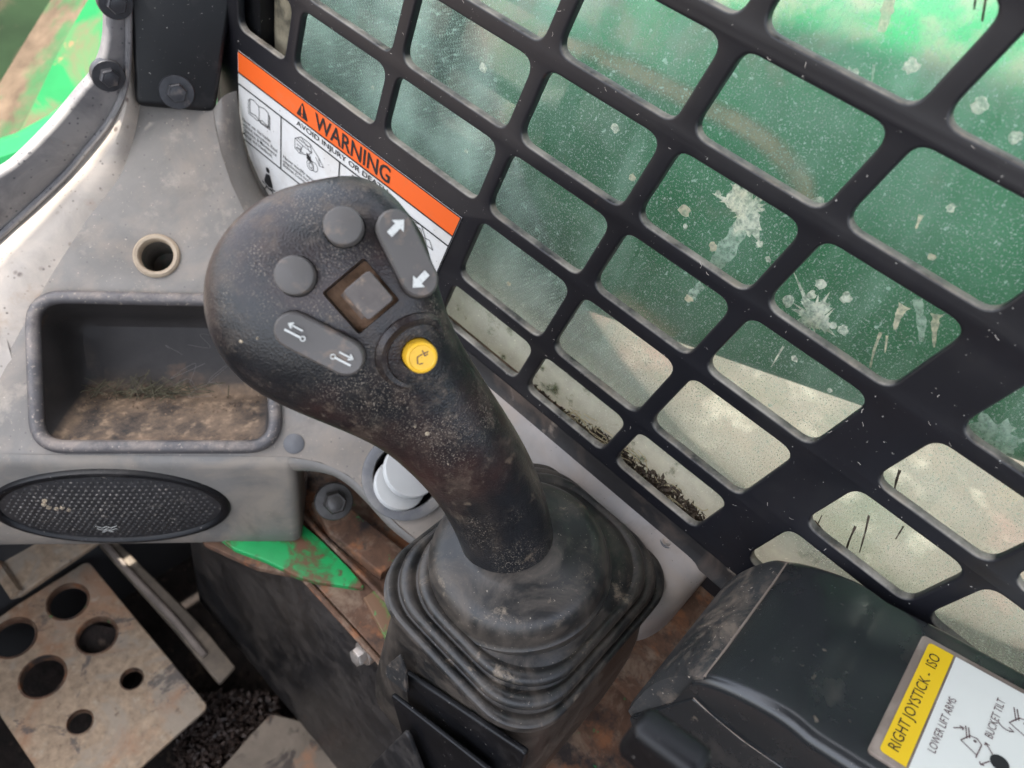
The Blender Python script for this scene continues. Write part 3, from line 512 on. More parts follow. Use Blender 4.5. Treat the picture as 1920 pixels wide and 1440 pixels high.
# ------------------------------------------------------------------ dash panel
frD0 = unit([-.45, -.42, .79]); pD = np.array([.25, .46, -.31])
def onD(x, y): d = ray(x, y); return d*((pD@frD0)/(d@frD0))
uD = onD(560, 870)-onD(0, 870)
vD = np.cross(frD0, uD)
frD = Fr(onD(290, 700), uD, vD); assert frD.n@frD0 > .99
dash = thing('dash_panel', 'dusty grey moulded corner dash with storage pocket and oval speaker', 'dashboard', frD.to3(0, -.08, -.1))
EXT = -.30
dout_px = [(-130, 852), (300, 856), (545, 858), (600, 868), (652, 892), (694, 930), (732, 972), (775, 1008), (830, 1040), (860, 1000), (850, 900), (800, 740), (690, 590), (600, 510), (500, 450), (462, 400), (436, 345), (418, 290), (405, 235), (398, 180), (396, 120), (262, 112), (256, 160), (251, 205), (240, 262), (219, 328), (192, 372), (160, 412), (126, 466), (91, 521), (45, 605), (0, 690), (-60, 775)]
pk = frD.pxs([(62, 556), (505, 566), (520, 838), (72, 838)])
pk_hole = rpoly(pk, .020, 8)
c0 = frD.px(294, 480); hole_r = .0125
cR = frD.px(762, 893)
ring_hole = [(cR[0]+.025*math.cos(t), cR[1]+.025*math.sin(t)) for t in np.linspace(0, 2*math.pi, 36, False)]
dpo = frD.pxs(dout_px); dpo = [(dpo[0][0]+EXT, dpo[0][1])]+dpo+[(dpo[-1][0]+EXT, dpo[-1][1]+.0)]
pnl = plate_mesh(dpo, [pk_hole, [(c0[0]+x, c0[1]+y) for x, y in circ(hole_r+.002, 28)], ring_hole], frD, .004, .0012)
link('panel_face', pnl, m_dashmat, dash)
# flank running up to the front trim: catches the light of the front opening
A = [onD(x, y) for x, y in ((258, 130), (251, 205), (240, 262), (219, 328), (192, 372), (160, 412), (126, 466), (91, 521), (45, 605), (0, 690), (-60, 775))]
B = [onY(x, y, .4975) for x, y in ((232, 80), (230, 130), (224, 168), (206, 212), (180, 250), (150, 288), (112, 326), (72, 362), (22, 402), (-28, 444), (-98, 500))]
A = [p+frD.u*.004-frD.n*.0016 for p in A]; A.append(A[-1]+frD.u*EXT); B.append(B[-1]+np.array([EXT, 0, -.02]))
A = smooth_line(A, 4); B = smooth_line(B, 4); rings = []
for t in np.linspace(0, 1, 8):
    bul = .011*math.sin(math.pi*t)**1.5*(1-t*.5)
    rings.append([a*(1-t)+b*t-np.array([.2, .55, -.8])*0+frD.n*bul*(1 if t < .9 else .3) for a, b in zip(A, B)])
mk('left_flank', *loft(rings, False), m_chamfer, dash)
# right flank turning towards the guard
A = [onD(x, y) for x, y in ((400, 205), (405, 235), (418, 290), (436, 345), (462, 400), (500, 450), (600, 510), (690, 590), (800, 740))]
B = [onX(x, y, .2985) for x, y in ((444, 170), (447, 200), (458, 270), (480, 335), (520, 398), (575, 450), (640, 520), (740, 610), (860, 720))]
A = smooth_line(A, 4); B = smooth_line(B, 4)
rings = [[a*(1-t)+b*t+frD.n*.006*math.sin(math.pi*t) for a, b in zip(A, B)] for t in np.linspace(0, 1, 6)]
mk('right_flank', *loft(rings, False), m_dashmat, dash)
# lower fascia: rolled edge, then the face that carries the speaker
TH = math.radians(45); rr_ = .014; FL = .0785
lipA = [(frD.px(-130, 852)[0]+EXT, frD.px(-130, 852)[1])]+[frD.px(x, y) for x, y in ((-130, 852), (80, 854), (300, 856), (420, 857), (536, 858))]
secs = []
for (a, b) in smooth_line(lipA, 5):
    q = []
    for t in np.linspace(0, TH, 8): q.append(frD.to3(a, b-rr_*math.sin(t)+.0005, -rr_*(1-math.cos(t))))
    e = (b-rr_*math.sin(TH), -rr_*(1-math.cos(TH)))
    for s in np.linspace(.1, 1, 8): q.append(frD.to3(a, e[0]-math.cos(TH)*s*FL, e[1]-math.sin(TH)*s*FL))
    q.append(frD.to3(a, e[0]-math.cos(TH)*FL-.002, e[1]-math.sin(TH)*FL-.012)); q.append(frD.to3(a, e[0]-math.cos(TH)*.07+.02, e[1]-math.sin(TH)*FL-.014))
    secs.append(q)
# right end of the fascia returns inwards round the arch
vnrm = frD.n*math.cos(TH)-frD.v*math.sin(TH); last = secs[-1]; ret = [[p-vnrm*.007*(1-math.cos(t))+frD.u*.007*math.sin(t) for p in last] for t in np.linspace(.2, math.pi/2, 6)]+[[p-vnrm*(.007+.04)+frD.u*.007 for p in last]]
mk('lower_fascia', *loft(secs+ret, False), m_lower, dash)
# narrow rolled edge along the arch
archp = smooth_line([(545, 858), (600, 868), (652, 892), (694, 930), (732, 972), (775, 1008), (830, 1040)], 5)
rings = []
for p in archp:
    a, b = frD.px(*p); w_ = (-.55, -.83); s_ = min(1.0, max(.45, (700-p[0])/155))
    rings.append([frD.to3(a+w_[0]*.012*s_*math.sin(t), b+w_[1]*.012*s_*math.sin(t), -.012*s_*(1-math.cos(t))) for t in np.linspace(0, 1.5, 6)]+[frD.to3(a+w_[0]*.012*s_, b+w_[1]*.012*s_, -.035)])
mk('arch_edge', *loft(rings, False), m_lower, dash)
# pocket
rim_path = [frD.to3(a, b, .0015) for a, b in pk_hole]
V, Fc = tube(rim_path+rim_path[:1], .0047, 10, False); mk('pocket_rim', V, Fc, m_rim, dash)
pkc = np.mean(np.array(pk), 0)
def pk_ring(l, r_, b_, t_, h, rad):
    (x0, y1), (x1, _), (x2, y0), (x3, _2) = pk
    q = [(pk[0][0]+l, pk[0][1]-t_), (pk[1][0]-r_, pk[1][1]-t_), (pk[2][0]-r_, pk[2][1]+b_), (pk[3][0]+l, pk[3][1]+b_)]
    return [frD.to3(a, b, h) for a, b in rpoly(q, rad, 8)]
rings = [pk_ring(.000, .000, .000, .000, .000, .020), pk_ring(.002, .002, .003, .002, -.006, .020), pk_ring(.003, .003, .012, .003, -.016, .019), pk_ring(.004, .004, .023, .004, -.029, .018), pk_ring(.005, .005, .033, .005, -.042, .016), pk_ring(.007, .007, .038, .007, -.051, .014), pk_ring(.011, .011, .042, .011, -.0555, .011), pk_ring(.02, .02, .05, .02, -.057, .006)]
V, Fc = loft(rings, True, False, True); mk('storage_pocket', V, Fc, m_pocket, dash)
# dead grass in the pocket, cobweb threads
parts = []; rd = random.Random(21)
for k in range(85):
    a = rd.gauss(-.018, .026); b = pk[2][1]+.041+rd.gauss(.002, .0035); h = -.052+rd.uniform(0, .007); an = rd.gauss(0, .7); L_ = rd.uniform(.005, .026)
    pth = [(a-L_/2*math.cos(an), b-L_/2*math.sin(an), h), (a, b, h+rd.uniform(-.001, .004)), (a+L_/2*math.cos(an), b+L_/2*math.sin(an)+rd.gauss(0, .002), h+rd.uniform(-.002, .002))]
    parts.append(tube(smooth_line([frD.to3(*q) for q in pth], 3), rd.uniform(.0002, .00045), 4))
tag(mk('dead_grass', *join(parts), m_grass, None, base=frD.to3(-.03, pk[2][1]+.04, -.055)), 'tuft of dead grass lying in the dash storage pocket', 'grass', kind='stuff')
parts = []
for k in range(420):
    tq = rd.random()**.6; a = rd.uniform(pk[3][0]+.012, pk[2][0]-.012); b = pk[2][1]+.004+.036*tq; h = -.009-.040*tq+.0006; q = frD.to3(a, b, h); sz = rd.uniform(.0002, .0011)
    d = unit([rd.gauss(0, 1) for _ in range(3)]); e = unit(np.cross(d, [rd.gauss(0, 1), rd.gauss(0, 1), 1])); n_ = np.cross(d, e)
    parts.append(([q-d*sz, q+e*sz*.6, q+d*sz, q-e*sz*.6, q+n_*sz*.6, q-n_*sz*.5], [(0, 1, 4), (1, 2, 4), (2, 3, 4), (3, 0, 4), (1, 0, 5), (2, 1, 5), (3, 2, 5), (0, 3, 5)]))
tag(mk('grit', *join(parts), M('dry grit', (.22, .15, .10), .9, var=(400, .7)), None, smooth=False, base=frD.to3(0, pk[2][1]+.02, -.03)), 'loose grit and crumbs on the storage pocket floor', 'grit', kind='stuff')
parts = []
for k in range(7):
    a = rd.uniform(.0, .045); b = pkc[1]+rd.uniform(-.01, .028); pth = [(a+rd.uniform(-.014, .014), b+rd.uniform(-.012, .012), -.045+rd.uniform(-.005, .01)) for _ in range(4)]
    parts.append(tube(smooth_line([frD.to3(*q) for q in pth], 8), .00010, 4))
tag(mk('cobweb', *join(parts), m_web, None, base=frD.to3(.02, pkc[1], -.05)), 'thin cobweb threads at the back of the storage pocket', 'cobweb', kind='stuff')
# small round socket above the pocket
frS = Fr(frD.to3(*c0), frD.u, frD.v)
mk('socket_collar', *lathe(frS, [(.0112, -.004), (.0112, .0012), (.0122, .0026), (.0140, .0030), (.0154, .0018), (.0158, -.001)], 36, False), M('tan collar', (.36, .28, .20), .6, var=(60, .2), layers=[lay((.50, .40, .28), 60, .45, .65, .6, 5)]), dash)
mk('socket_well', *lathe(frS, [(.0116, .000), (.0108, -.010), (.0102, -.032), (.004, -.034), (.0001, -.034)], 36, False), M('socket lining', (.10, .085, .07), .7, var=(80, .3), layers=[lay((.03, .07, .05), 60, .56, .66, .8, 5)]), dash)
# blanking plug
cp = frD.px(551, 832); mk('blanking_plug', *lathe(Fr(frD.to3(*cp), frD.u, frD.v), [(.0072, -.002), (.0072, .0006), (.0062, .0013), (.0001, .0016)], 28, False), m_ringgrey, dash)
# oval speaker in the lower fascia
eA = frD.px(212, 858); e_ = (eA[1]-rr_*math.sin(TH), -rr_*(1-math.cos(TH)))
vdir = frD.v*math.cos(TH)+frD.n*math.sin(TH)
sp0 = frD.to3(eA[0], e_[0], e_[1])
frL = Fr(sp0-vdir*.037, frD.u, vdir)
ca_, cb_ = frL.px(213, 951)
frL = Fr(frL.to3(ca_, cb_), frD.u, vdir)
spk = mk('speaker', *loft([[frL.to3(sx*math.cos(t), sy*math.sin(t), h) for t in np.linspace(0, 2*math.pi, 72, False)] for sx, sy, h in ((.0795, .0385, -.004), (.0795, .0385, .001), (.0785, .0375, .0026), (.0760, .0355, .0030), (.0735, .0335, .0018), (.0725, .0325, .0002), (.0725, .0325, -.003))], True), m_black, dash)
mk('grille', *loft([[frL.to3(.0752*k*math.cos(t), .0348*k*math.sin(t), .0045*(1-k*k)+.0004) for t in np.linspace(0, 2*math.pi, 60, False)] for k in (1, .8, .6, .4, .2, .01)], True, False, True), m_mesh, spk)
parts = []
px_ = .0043
for i in range(-19, 20):
    for j in range(-11, 12):
        x = (i+.5*(j % 2))*px_; y = j*px_*.80; k2 = (x/.071)**2+(y/.0316)**2
        if k2 > .97: continue
        h = .0045*(1-k2)+.0004; r = .00150
        V = [frL.to3(x+r*math.cos(t), y+r*.85*math.sin(t), h-.0001) for t in np.linspace(0, 2*math.pi, 6, False)]+[frL.to3(x+r*.5*math.cos(t), y+r*.45*math.sin(t), h+.0011) for t in np.linspace(0, 2*math.pi, 6, False)]
        parts.append((V, [(a, (a+1) % 6, 6+(a+1) % 6, 6+a) for a in range(6)]+[tuple(range(6, 12))]))
mk('grille_bump', *join(parts), m_mesh2, spk, kind='stuff')
mp = [(-.0405, .0125), (-.0420, .0085), (-.0395, .0055), (-.0350, .0040), (-.0310, .0050), (-.0275, .0030)]
mk('mud_dot', *join([lathe(Fr(frL.to3(x, y, .0040), frL.u, frL.v), [(.0017, 0), (.0013, .0012), (.0001, .0014)], 8, False) for x, y in mp]), m_splatpink, spk)
ex, ey = frL.px(205, 978)
em = [[(-.010, .003), (-.004, .0005), (0, .0025), (.004, .0005), (.010, .003)], [(-.009, 0), (-.003, -.002), (0, 0), (.003, -.002), (.009, 0)], [(-.005, -.004), (0, -.0022), (.005, -.004)]]
mk('emblem', *strokes([[(ex+a*.72, ey+b) for a, b in l] for l in em], frL, .0006, .0064), m_mark, spk, smooth=False)
# round white vent in a grey ring
frV = Fr(frD.to3(*cR), frD.u, frD.v)
vent = mk('vent_ring', *lathe(frV, [(.0238, -.010), (.0238, .001), (.0245, .0026), (.0285, .0034), (.0318, .0026), (.0324, -.001)], 44, False), m_ringgrey, dash)
tl = .42; vn = frD.n*math.cos(tl)+unit(frD.u*.75+frD.v*.66)*math.sin(tl)
for k, (of, rad, lift) in enumerate(((-.0075, .0195, -.001), (.006, .0205, .0035))):
    fk = Fr(frV.to3(of*.55, of*.75, lift), frD.u-vn*(frD.u@vn), np.cross(vn, frD.u)); 
    mk('louvre_disc', *lathe(fk, [(rad, -.0035), (rad, .0005), (rad*.97, .0014), (rad*.5, .0018), (.0001, .0018)], 44, True), m_white, vent)
mk('vent_bowl', *lathe(frV, [(.0236, .000), (.0225, -.012), (.012, -.020), (.0001, -.021)], 40, False), m_black, vent)

# ------------------------------------------------------------------ black bracket box at the dash neck
cb = onD(330, 200); fnB = unit([-.42, -.86, .28]); ub = unit(onD(405, 208)-onD(255, 200)); ub = unit(ub-(ub@fnB)*fnB)
frB = Fr(cb+fnB*.008, ub, np.cross(fnB, ub))
bracket = thing('pillar_bracket', 'black steel bracket box bolted above the dash', 'bracket', cb)
bp = frB.pxs([(232, -60), (440, -60), (436, 0), (404, 212), (255, 200), (240, 0)])
plate('bracket_cover', rpoly(bp, [0, 0, 0, .006, .006, 0], 5), [], frB, .030, .0035, m_black, bracket)
cbolt = frB.to3(*frB.px(331, 172)); hexbolt(bracket, 'bolt', cbolt, frB.n, .0068, .006, m_darkbolt, .0118)
# ------------------------------------------------------------------ trim strip round the front opening
frY = Fr((0, .488, 0), (1, 0, 0), (0, 0, 1))
strip = thing('front_trim_strip', 'weathered dark trim strip curving round the front opening', 'trim strip', (.13, .49, -.42))
so_ = smooth_line([(212, -80), (206, 0), (202, 84), (182, 139), (153, 175), (102, 237), (36, 303), (0, 328), (-90, 390)], 5)
si_ = smooth_line([(-90, 530), (0, 447), (60, 392), (120, 335), (160, 288), (204, 233), (233, 175), (242, 109), (243, 0), (246, -80)], 5)
plate('strip', [frY.px(*p) for p in list(so_)+list(si_)], [], frY, .010, .0028, m_trim, strip)
edge = [frY.to3(*frY.px(*p), .0008) for p in smooth_line([(-90, 522), (0, 440), (60, 385), (120, 328), (160, 281), (203, 227), (230, 172), (239, 109), (240, 0), (243, -80)], 5)]
mk('strip_bead', *tube(edge, .0022, 8), m_trim, strip)
for x, y in ((201, 140), (214, 2)):
    hexbolt(strip, 'bolt', frY.to3(*frY.px(x, y), .001), (-.25, -.95, .1), .0062, .0065, m_darkbolt, .0105)

# ------------------------------------------------------------------ pale ledge below the guard
ledge = thing('side_ledge', 'pale dusty metal ledge running under the window guard', 'ledge', (.275, .1, -.40))
prof = [(.2976, -.3528), (.2955, -.3555), (.2910, -.3590), (.284, -.3640), (.276, -.3685), (.268, -.3725), (.262, -.378), (.260, -.386), (.260, -.41)]
ys = np.linspace(.27, .014, 30); rings = []
for y in ys: rings.append([(x, y, z) for x, z in prof])
for k in range(1, 9):
    t = k/8*math.pi/2; rings.append([(.3-(.3-x)*max(.06, math.cos(t*.96)),   .014-.016*math.sin(t), z) for x, z in prof])
mk('ledge_strip', *loft(rings, False), m_ledge, ledge)
fprof = [(.2996, -.3420), (.2992, -.3465), (.2984, -.3505), (.2970, -.3535), (.2960, -.3560)]
mk('guard_flange', *loft([[(x, y, z) for x, z in fprof] for y in np.linspace(.28, -.02, 24)], False), M('worn flange paint', (.022, .020, .020), .5, var=(20, .3), bump=((400, .2, .0005, False),), layers=[lay((.12, .085, .065), 26, .48, .66, .7, 8, r=.75, dis=.5), lay((.30, .24, .19), 60, .62, .72, .6, 8, r=.85)]), guard)
q = onZ(1241, 1030, -.3665); frs = Fr((q[0], q[1], -.3630-(.2855-q[0])*.55), (1, 0, .22), (0, 1, 0))
scr = mk('screw', *lathe(frs, [(.0040, -.001), (.0040, .0006), (.0034, .0018), (.0016, .0022), (.0013, .0008), (.0001, .0008)], 22, False), m_steel, ledge)
mk('screw_cup', *lathe(frs, [(.0040, .0004), (.0052, .0007), (.0055, -.001)], 22, False), m_ringgrey, scr)
mk('seam', *strokes([[(0, -.013), (.018, -.0135)]], frs, .0009, .0012), m_black, ledge, smooth=False)

# ------------------------------------------------------------------ under the dash: green plate, deck, side wall
deck = thing('console_deck', 'rusty green-painted steel deck under the joystick boot', 'deck', (.23, .1, -.542))
dk = [(.1885, .217), (.1885, -.10), (.31, -.10), (.31, .40), (.16, .40), (.147, .291), (.164, .250)]
frK = Fr((0, 0, -.536), (1, 0, 0), (0, 1, 0))
plate('deck_plate', dk, [], frK, .006, .001, m_rust, deck)
gp = [frK.px(x, y, .004) for x, y in ((400, 1000), (440, 1030), (500, 1052), (560, 1082), (598, 1092), (640, 1098), (690, 1105), (650, 1060), (600, 1010), (540, 960), (480, 940))]
plate('green_gusset', rpoly(gp, .003, 3), [], frK, .006, .0012, m_greenrust, deck, h=.0045)
mk('weld_ridge', *tube([frK.to3(*frK.px(x, y), .0035) for x, y in ((560, 960), (600, 1005), (650, 1055), (700, 1105), (760, 1170))], .0022, 6), m_rust, deck)
gp2 = [frK.px(x, y, .003) for x, y in ((682, 1120), (705, 1105), (760, 1160), (770, 1250), (738, 1225))]
plate('painted_patch', gp2, [], frK, .004, .001, M('green and rust paint', (.09, .20, .05), .6, var=(40, .3), layers=[lay((.20, .11, .06), 40, .46, .54, 1, 6), lay((.02, .38, .10), 60, .60, .64, 1, 5)]), deck, h=.003)
# bracket bar with flange nut inside the arch
bb = [frK.to3(*frK.px(x, y, .012), .012) for x, y in ((560, 930), (640, 950), (760, 1040), (720, 1060), (600, 985))]
plate('mount_bar', [frK.px(x, y, .012) for x, y in ((585, 940), (650, 945), (770, 1040), (715, 1075), (620, 1000))], [], frK, .012, .002, m_rust, deck, h=.012)
hexbolt(deck, 'flange_nut', P(626, 940, .566), unit([-.35, -.55, .75]), .0088, .012, M('dull zinc nut', (.07, .066, .062), .35, metal=.5, var=(120, .3)), .0145)
wall = thing('side_wall', 'black painted side wall of the foot well', 'side wall', (.187, .1, -.86))
wl = [(-.30, -.482)]; frX = Fr((.1870, 0, 0), (0, -1, 0), (0, 0, 1))
rd = random.Random(5); top = [(-.40, -.540), (.12, -.540)]; bot = [(a, -.845+.012*noise.noise(Vector((a*40, 0, 2)))+(.035 if a > -.02 else 0)*min(1, (a+.02)*12)) for a in np.linspace(.12, -.40, 40)]
plate('wall_sheet', top+bot, [], frX, .004, .0006, m_kick, wall)
hexbolt(wall, 'bolt', frX.to3(*frX.px(686, 1222), .001), (-1, .1, .15), .0075, .009, m_steel, .0095)
mk('wall_flange', *tube([(.1855, .22, -.538), (.1855, .1, -.538), (.1855, 0, -.538), (.1855, -.1, -.538)], .0024, 8), m_rust, wall)

# ------------------------------------------------------------------ foot well: pedals, bar, plates
frP = Fr((.09, .39, -.80), (.62, -.78, -.02), (.78, .62, .10))
pedal = thing('foot_pedal', 'rusty steel foot pedal plate drilled with four large and two small holes', 'pedal', (.09, .39, -.86))
ph = [[(frP.px(x, y)[0]+a, frP.px(x, y)[1]+b) for a, b in circ(r, 26)] for x, y, r in ((127, 1128, .0182), (25, 1196, .0188), (181, 1192, .0180), (80, 1269, .0190), (247, 1273, .0100), (150, 1354, .0106))]
pp = frP.pxs([(164, 1050), (392, 1325), (140, 1550), (-85, 1215), (27, 1136)])
plate('pedal_plate', rpoly(pp, .008, 5), ph, frP, .006, .0016, m_pedal, pedal)
for c in ph:
    cc = np.mean(np.array(c), 0); r = np.linalg.norm(np.array(c[0])-cc)
    mk('hole_lip', *lathe(Fr(frP.to3(*cc), frP.u, frP.v), [(r*1.13, -.0004), (r*1.09, .0007), (r*1.02, .0008), (r*.975, -.0006), (r*.96, -.008)], 26, False), m_rust, pedal)
mk('pedal_post', *box(Fr(frP.to3(-.02, 0, 0), frP.u, frP.v), -.02, .02, -.02, .02, -.13, -.012), m_dark, pedal, smooth=False)
frP2 = Fr((.1, .47, -.735), (.62, -.78, 0), (.78, .62, .05))
ped2 = thing('rear_pedal_plate', 'muddy pedal plate half hidden under the speaker panel', 'pedal', (.1, .5, -.86))
plate('pedal_plate', rpoly(frP2.pxs([(-120, 930), (190, 1012), (32, 1118), (-60, 1010)]), .004, 4), [], frP2, .008, .002, m_pedal, ped2)
mk('plate_edge', *tube([frP2.to3(*frP2.px(x, y), .001) for x, y in ((-60, 1005), (-5, 1062), (32, 1116))], .006, 8), m_pedal, ped2)
bar = thing('pedal_bar', 'bent dark steel bar beside the drilled pedal', 'bar', (.15, .40, -.86))
frR = Fr((.15, .38, -.80), (.70, -.71, -.05), (.71, .70, .12))
plate('bar_strip', rpoly(frR.pxs([(170, 1005), (215, 1010), (368, 1162), (395, 1192), (442, 1250), (412, 1284), (330, 1185)]), .003, 3), [], frR, .008, .002, M('brown worn bar', (.13, .105, .08), .6, var=(30, .35), bump=((300, .2, .0006, False),), layers=[lay((.28, .22, .16), 24, .48, .66, .7, 6)]), bar)
mk('bar_ridge', *tube([frR.to3(*frR.px(x, y), .002) for x, y in ((188, 1010), (250, 1082), (330, 1165), (385, 1230))], .0035, 8), M('bar edge', (.24, .20, .17), .5, var=(40, .3)), bar)
frQ = Fr((.2, .25, -.845), (.66, -.75, 0), (.75, .66, .04))
fp = thing('floor_plate', 'rust-stained steel floor plate at the bottom edge', 'floor plate', (.2, .25, -.90))
plate('plate_sheet', rpoly(frQ.pxs([(380, 1480), (470, 1377), (508, 1337), (560, 1350), (760, 1480), (560, 1600)]), .004, 4), [], frQ, .008, .002, M('stained floor plate', (.22, .18, .14), .65, var=(20, .3), bump=((150, .3, .001, False),), layers=[lay((.05, .04, .036), 30, .54, .62, .85, 7, dis=.5), lay((.38, .19, .10), 22, .58, .68, .7, 6, off=3)]), fp)
mk('plate_rod', *tube([frQ.to3(*frQ.px(x, y, .01), .01) for x, y in ((585, 1352), (640, 1390), (700, 1432), (760, 1475))], .006, 8), m_rust, fp)
parts = []; rd = random.Random(31)
for k in range(2600):
    q = onZ(rd.uniform(330, 520), rd.uniform(1300, 1460), -.88); s = rd.uniform(.0015, .0065)
    d = unit([rd.gauss(0, 1), rd.gauss(0, 1), rd.gauss(0, .5)]); e = unit(np.cross(d, [rd.gauss(0, 1), rd.gauss(0, 1), 1])); n_ = np.cross(d, e); c = q+np.array([0, 0, rd.uniform(-.03, .01)])
    parts.append(([c-d*s, c+e*s*.5, c+d*s, c-e*s*.6, c+n_*s*.55, c-n_*s*.5], [(0, 1, 4), (1, 2, 4), (2, 3, 4), (3, 0, 4), (1, 0, 5), (2, 1, 5), (3, 2, 5), (0, 3, 5)]))
tag(mk('dirt_clods', *join(parts), M('wet dirt clods', (.045, .03, .024), .55, var=(200, .8)), None, smooth=False, base=(.15, .3, -.92)), 'dark wet dirt and leaves heaped on the foot well floor', 'dirt', kind='stuff')

# ------------------------------------------------------------------ rubber boot
BC = np.array([.2185, .0690])
boot = thing('rubber_boot', 'ribbed black rubber boot with dusty folds around the joystick', 'boot', (BC[0], BC[1], -.536))
def rrect(hx, hy, r, z, n=12, cx=0, cy=0):
    pts = []
    for (sx, sy, a0) in ((1, 1, 0), (-1, 1, math.pi/2), (-1, -1, math.pi), (1, -1, 1.5*math.pi)):
        for k in range(n):
            t = a0+math.pi/2*k/(n-1); pts.append((BC[0]+cx+sx*(hx-r)+r*math.cos(t), BC[1]+cy+sy*(hy-r)+r*math.sin(t), z))
    return pts
bx, by = .0735, .0615; BZ = .020
sp_ = [(.010, -.012, -.536, .020), (.0095, -.0115, -.50, .021), (.0085, -.0085, -.43, .024), (.0075, -.002, -.405, .026), (.0062, .0045, -.387, .028), (.0052, .005, -.3835, .028)]
zr = -.3800
for kk, ins in enumerate((.0, .0054, .0108)):
    sp_ += [(ins+.0030, ins+.0030, zr, .028+kk*.003), (ins+.0004, ins+.0004, zr+.0010, .030+kk*.003), (ins-.0003, ins-.0003, zr+.0030, .031+kk*.003), (ins+.0006, ins+.0006, zr+.0052, .031+kk*.003), (ins+.0026, ins+.0026, zr+.0066, .031+kk*.003), (ins+.0046, ins+.0046, zr+.0062, .031+kk*.003), (ins+.0056, ins+.0056, zr+.0048, .031+kk*.003)]
    zr += .0066
sp_ += [(.0185, .0180, zr+.0006, .038), (.0225, .0215, zr+.0022, .038), (.034, .030, zr+.0050, .030)]
rings = [rrect(bx-dx, by-max(dy, 0)+max(-dy, 0)/2-(.006 if dy < 0 else 0), r, z+.012*min(1, (z+.536)/.1), cy=-max(-dy, 0)/2-(.003 if dy < 0 else 0)) for dx, dy, z, r in sp_]
DC = np.array([.2085, .0760])
nR = len(rings[0])
def dome(r, z, bl=1):
    out = []
    for p in rings[-1]:
        a = math.atan2(p[1]-DC[1], p[0]-DC[0]); out.append((DC[0]+r*math.cos(a), DC[1]+r*math.sin(a), z))
    return out
V, Fc = loft(rings+[dome(.024, -.3455)], True, True, True)
bo = mk('boot_bellows', V, Fc, m_boot, boot)
def subsurf(ob, lv):
    md = ob.modifiers.new('s', 'SUBSURF'); md.levels = lv; md.render_levels = lv; me = ob_to_mesh(ob); ob.modifiers.clear(); old = ob.data; ob.data = me; bpy.data.meshes.remove(old); me.shade_smooth()
subsurf(bo, 1)
dax = unit([-.0060, .0075, .035]); du = unit(np.cross((0, 1, 0), dax)); frDm = Fr(np.array([DC[0], DC[1], -.345])+dax*.345, du, np.cross(dax, du))
dm = mk('boot_dome', *lathe(frDm, [(.0440, -.366), (.0482, -.3540), (.0500, -.3470), (.0500, -.3440), (.0488, -.3428), (.0482, -.3408), (.0477, -.3365), (.0460, -.3315), (.0425, -.3278), (.0375, -.3258), (.0325, -.3246), (.0290, -.3234), (.0268, -.3225), (.0250, -.3215), (.018, -.3212), (.0002, -.3212)], 56, False), m_boot, boot)

# ------------------------------------------------------------------ joystick
joy = thing('joystick', 'black worn rubber control joystick with grey buttons and yellow horn button', 'joystick', (DC[0], DC[1], -.34))
SEC = [ # left px, right px, depth, half thickness
 ((905, 1120), (1042, 1100), .408, .019), ((868, 1030), (1042, 1004), .386, .0222), ((842, 965), (1024, 930), .373, .0218), ((800, 903), (1000, 868), .359, .0222), ((752, 856), (966, 806), .343, .0225), ((698, 815), (926, 742), .332, .0228),
 ((612, 778), (878, 668), .321, .0230), ((522, 742), (846, 608), .310, .0228), ((446, 702), (826, 548), .302, .0230), ((402, 636), (810, 490), .297, .0232), ((389, 572), (795, 438), .2955, .0228), ((399, 512), (770, 405), .296, .0215), ((436, 454), (744, 378), .2985, .019), ((500, 408), (708, 362), .302, .0145), ((562, 380), (672, 358), .305, .008)]
rings = []; cents = []; NS = 32
for i, (l, r, d, t) in enumerate(SEC):
    a = P(*l, d); b = P(*r, d); cents.append((a+b)/2)
for i, (l, r, d, t) in enumerate(SEC):
    a = P(*l, d); b = P(*r, d); c = cents[i]; wv = (b-a)/2; hwid = np.linalg.norm(wv); wv = wv/hwid
    tg = unit(cents[min(i+1, len(SEC)-1)]-cents[max(i-1, 0)]); nv = unit(np.cross(wv, tg))
    if nv@c > 0: nv = -nv                                  # towards the eye
    head = min(1, max(0, (i-5)/4)); ex_f = 2+1.0*head; ring = []
    for k in range(NS):
        th = 2*math.pi*k/NS; cx_, sy_ = math.cos(th), math.sin(th)
        e = 2/ex_f; x = math.copysign(abs(cx_)**e, cx_); y = math.copysign(abs(sy_)**e, sy_)
        tt = t*(1 if sy_ > 0 else 1.15); ring.append(c+wv*hwid*x+nv*tt*y)
    rings.append(ring)
V, Fc = loft(rings, True, True, True)
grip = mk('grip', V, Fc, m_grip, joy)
subsurf(grip, 2)
def world_bvh(ob):
    me = ob.data; b = Vector(ob['_b']); return BVHTree.FromPolygons([v.co+b for v in me.vertices], [tuple(p.vertices) for p in me.polygons])
bvh = world_bvh(grip)
def hit(px, py):
    d = Vector(ray(px, py)).normalized(); loc, nrm, idx, dist = bvh.ray_cast(Vector((0, 0, 0)), d)
    if nrm.dot(d) > 0: nrm = -nrm
    return np.array(loc), np.array(nrm)
FN = unit(sum(hit(x, y)[1] for x, y in ((600, 470), (690, 480), (600, 560), (700, 560), (650, 620), (680, 430))))
upv = unit(P(690, 430, .3)-P(640, 640, .3))
def face_fr(px, py, mixn=.65, dirpx=None):
    loc, n = hit(px, py); nn = unit(FN*mixn+n*(1-mixn)); u = P(px+50, py-2, .3)-P(px, py, .3) if dirpx is None else P(px+dirpx[0], py+dirpx[1], .3)-P(px, py, .3)
    u = u-(u@nn)*nn; u = unit(u); return Fr(loc, u, np.cross(nn, u))
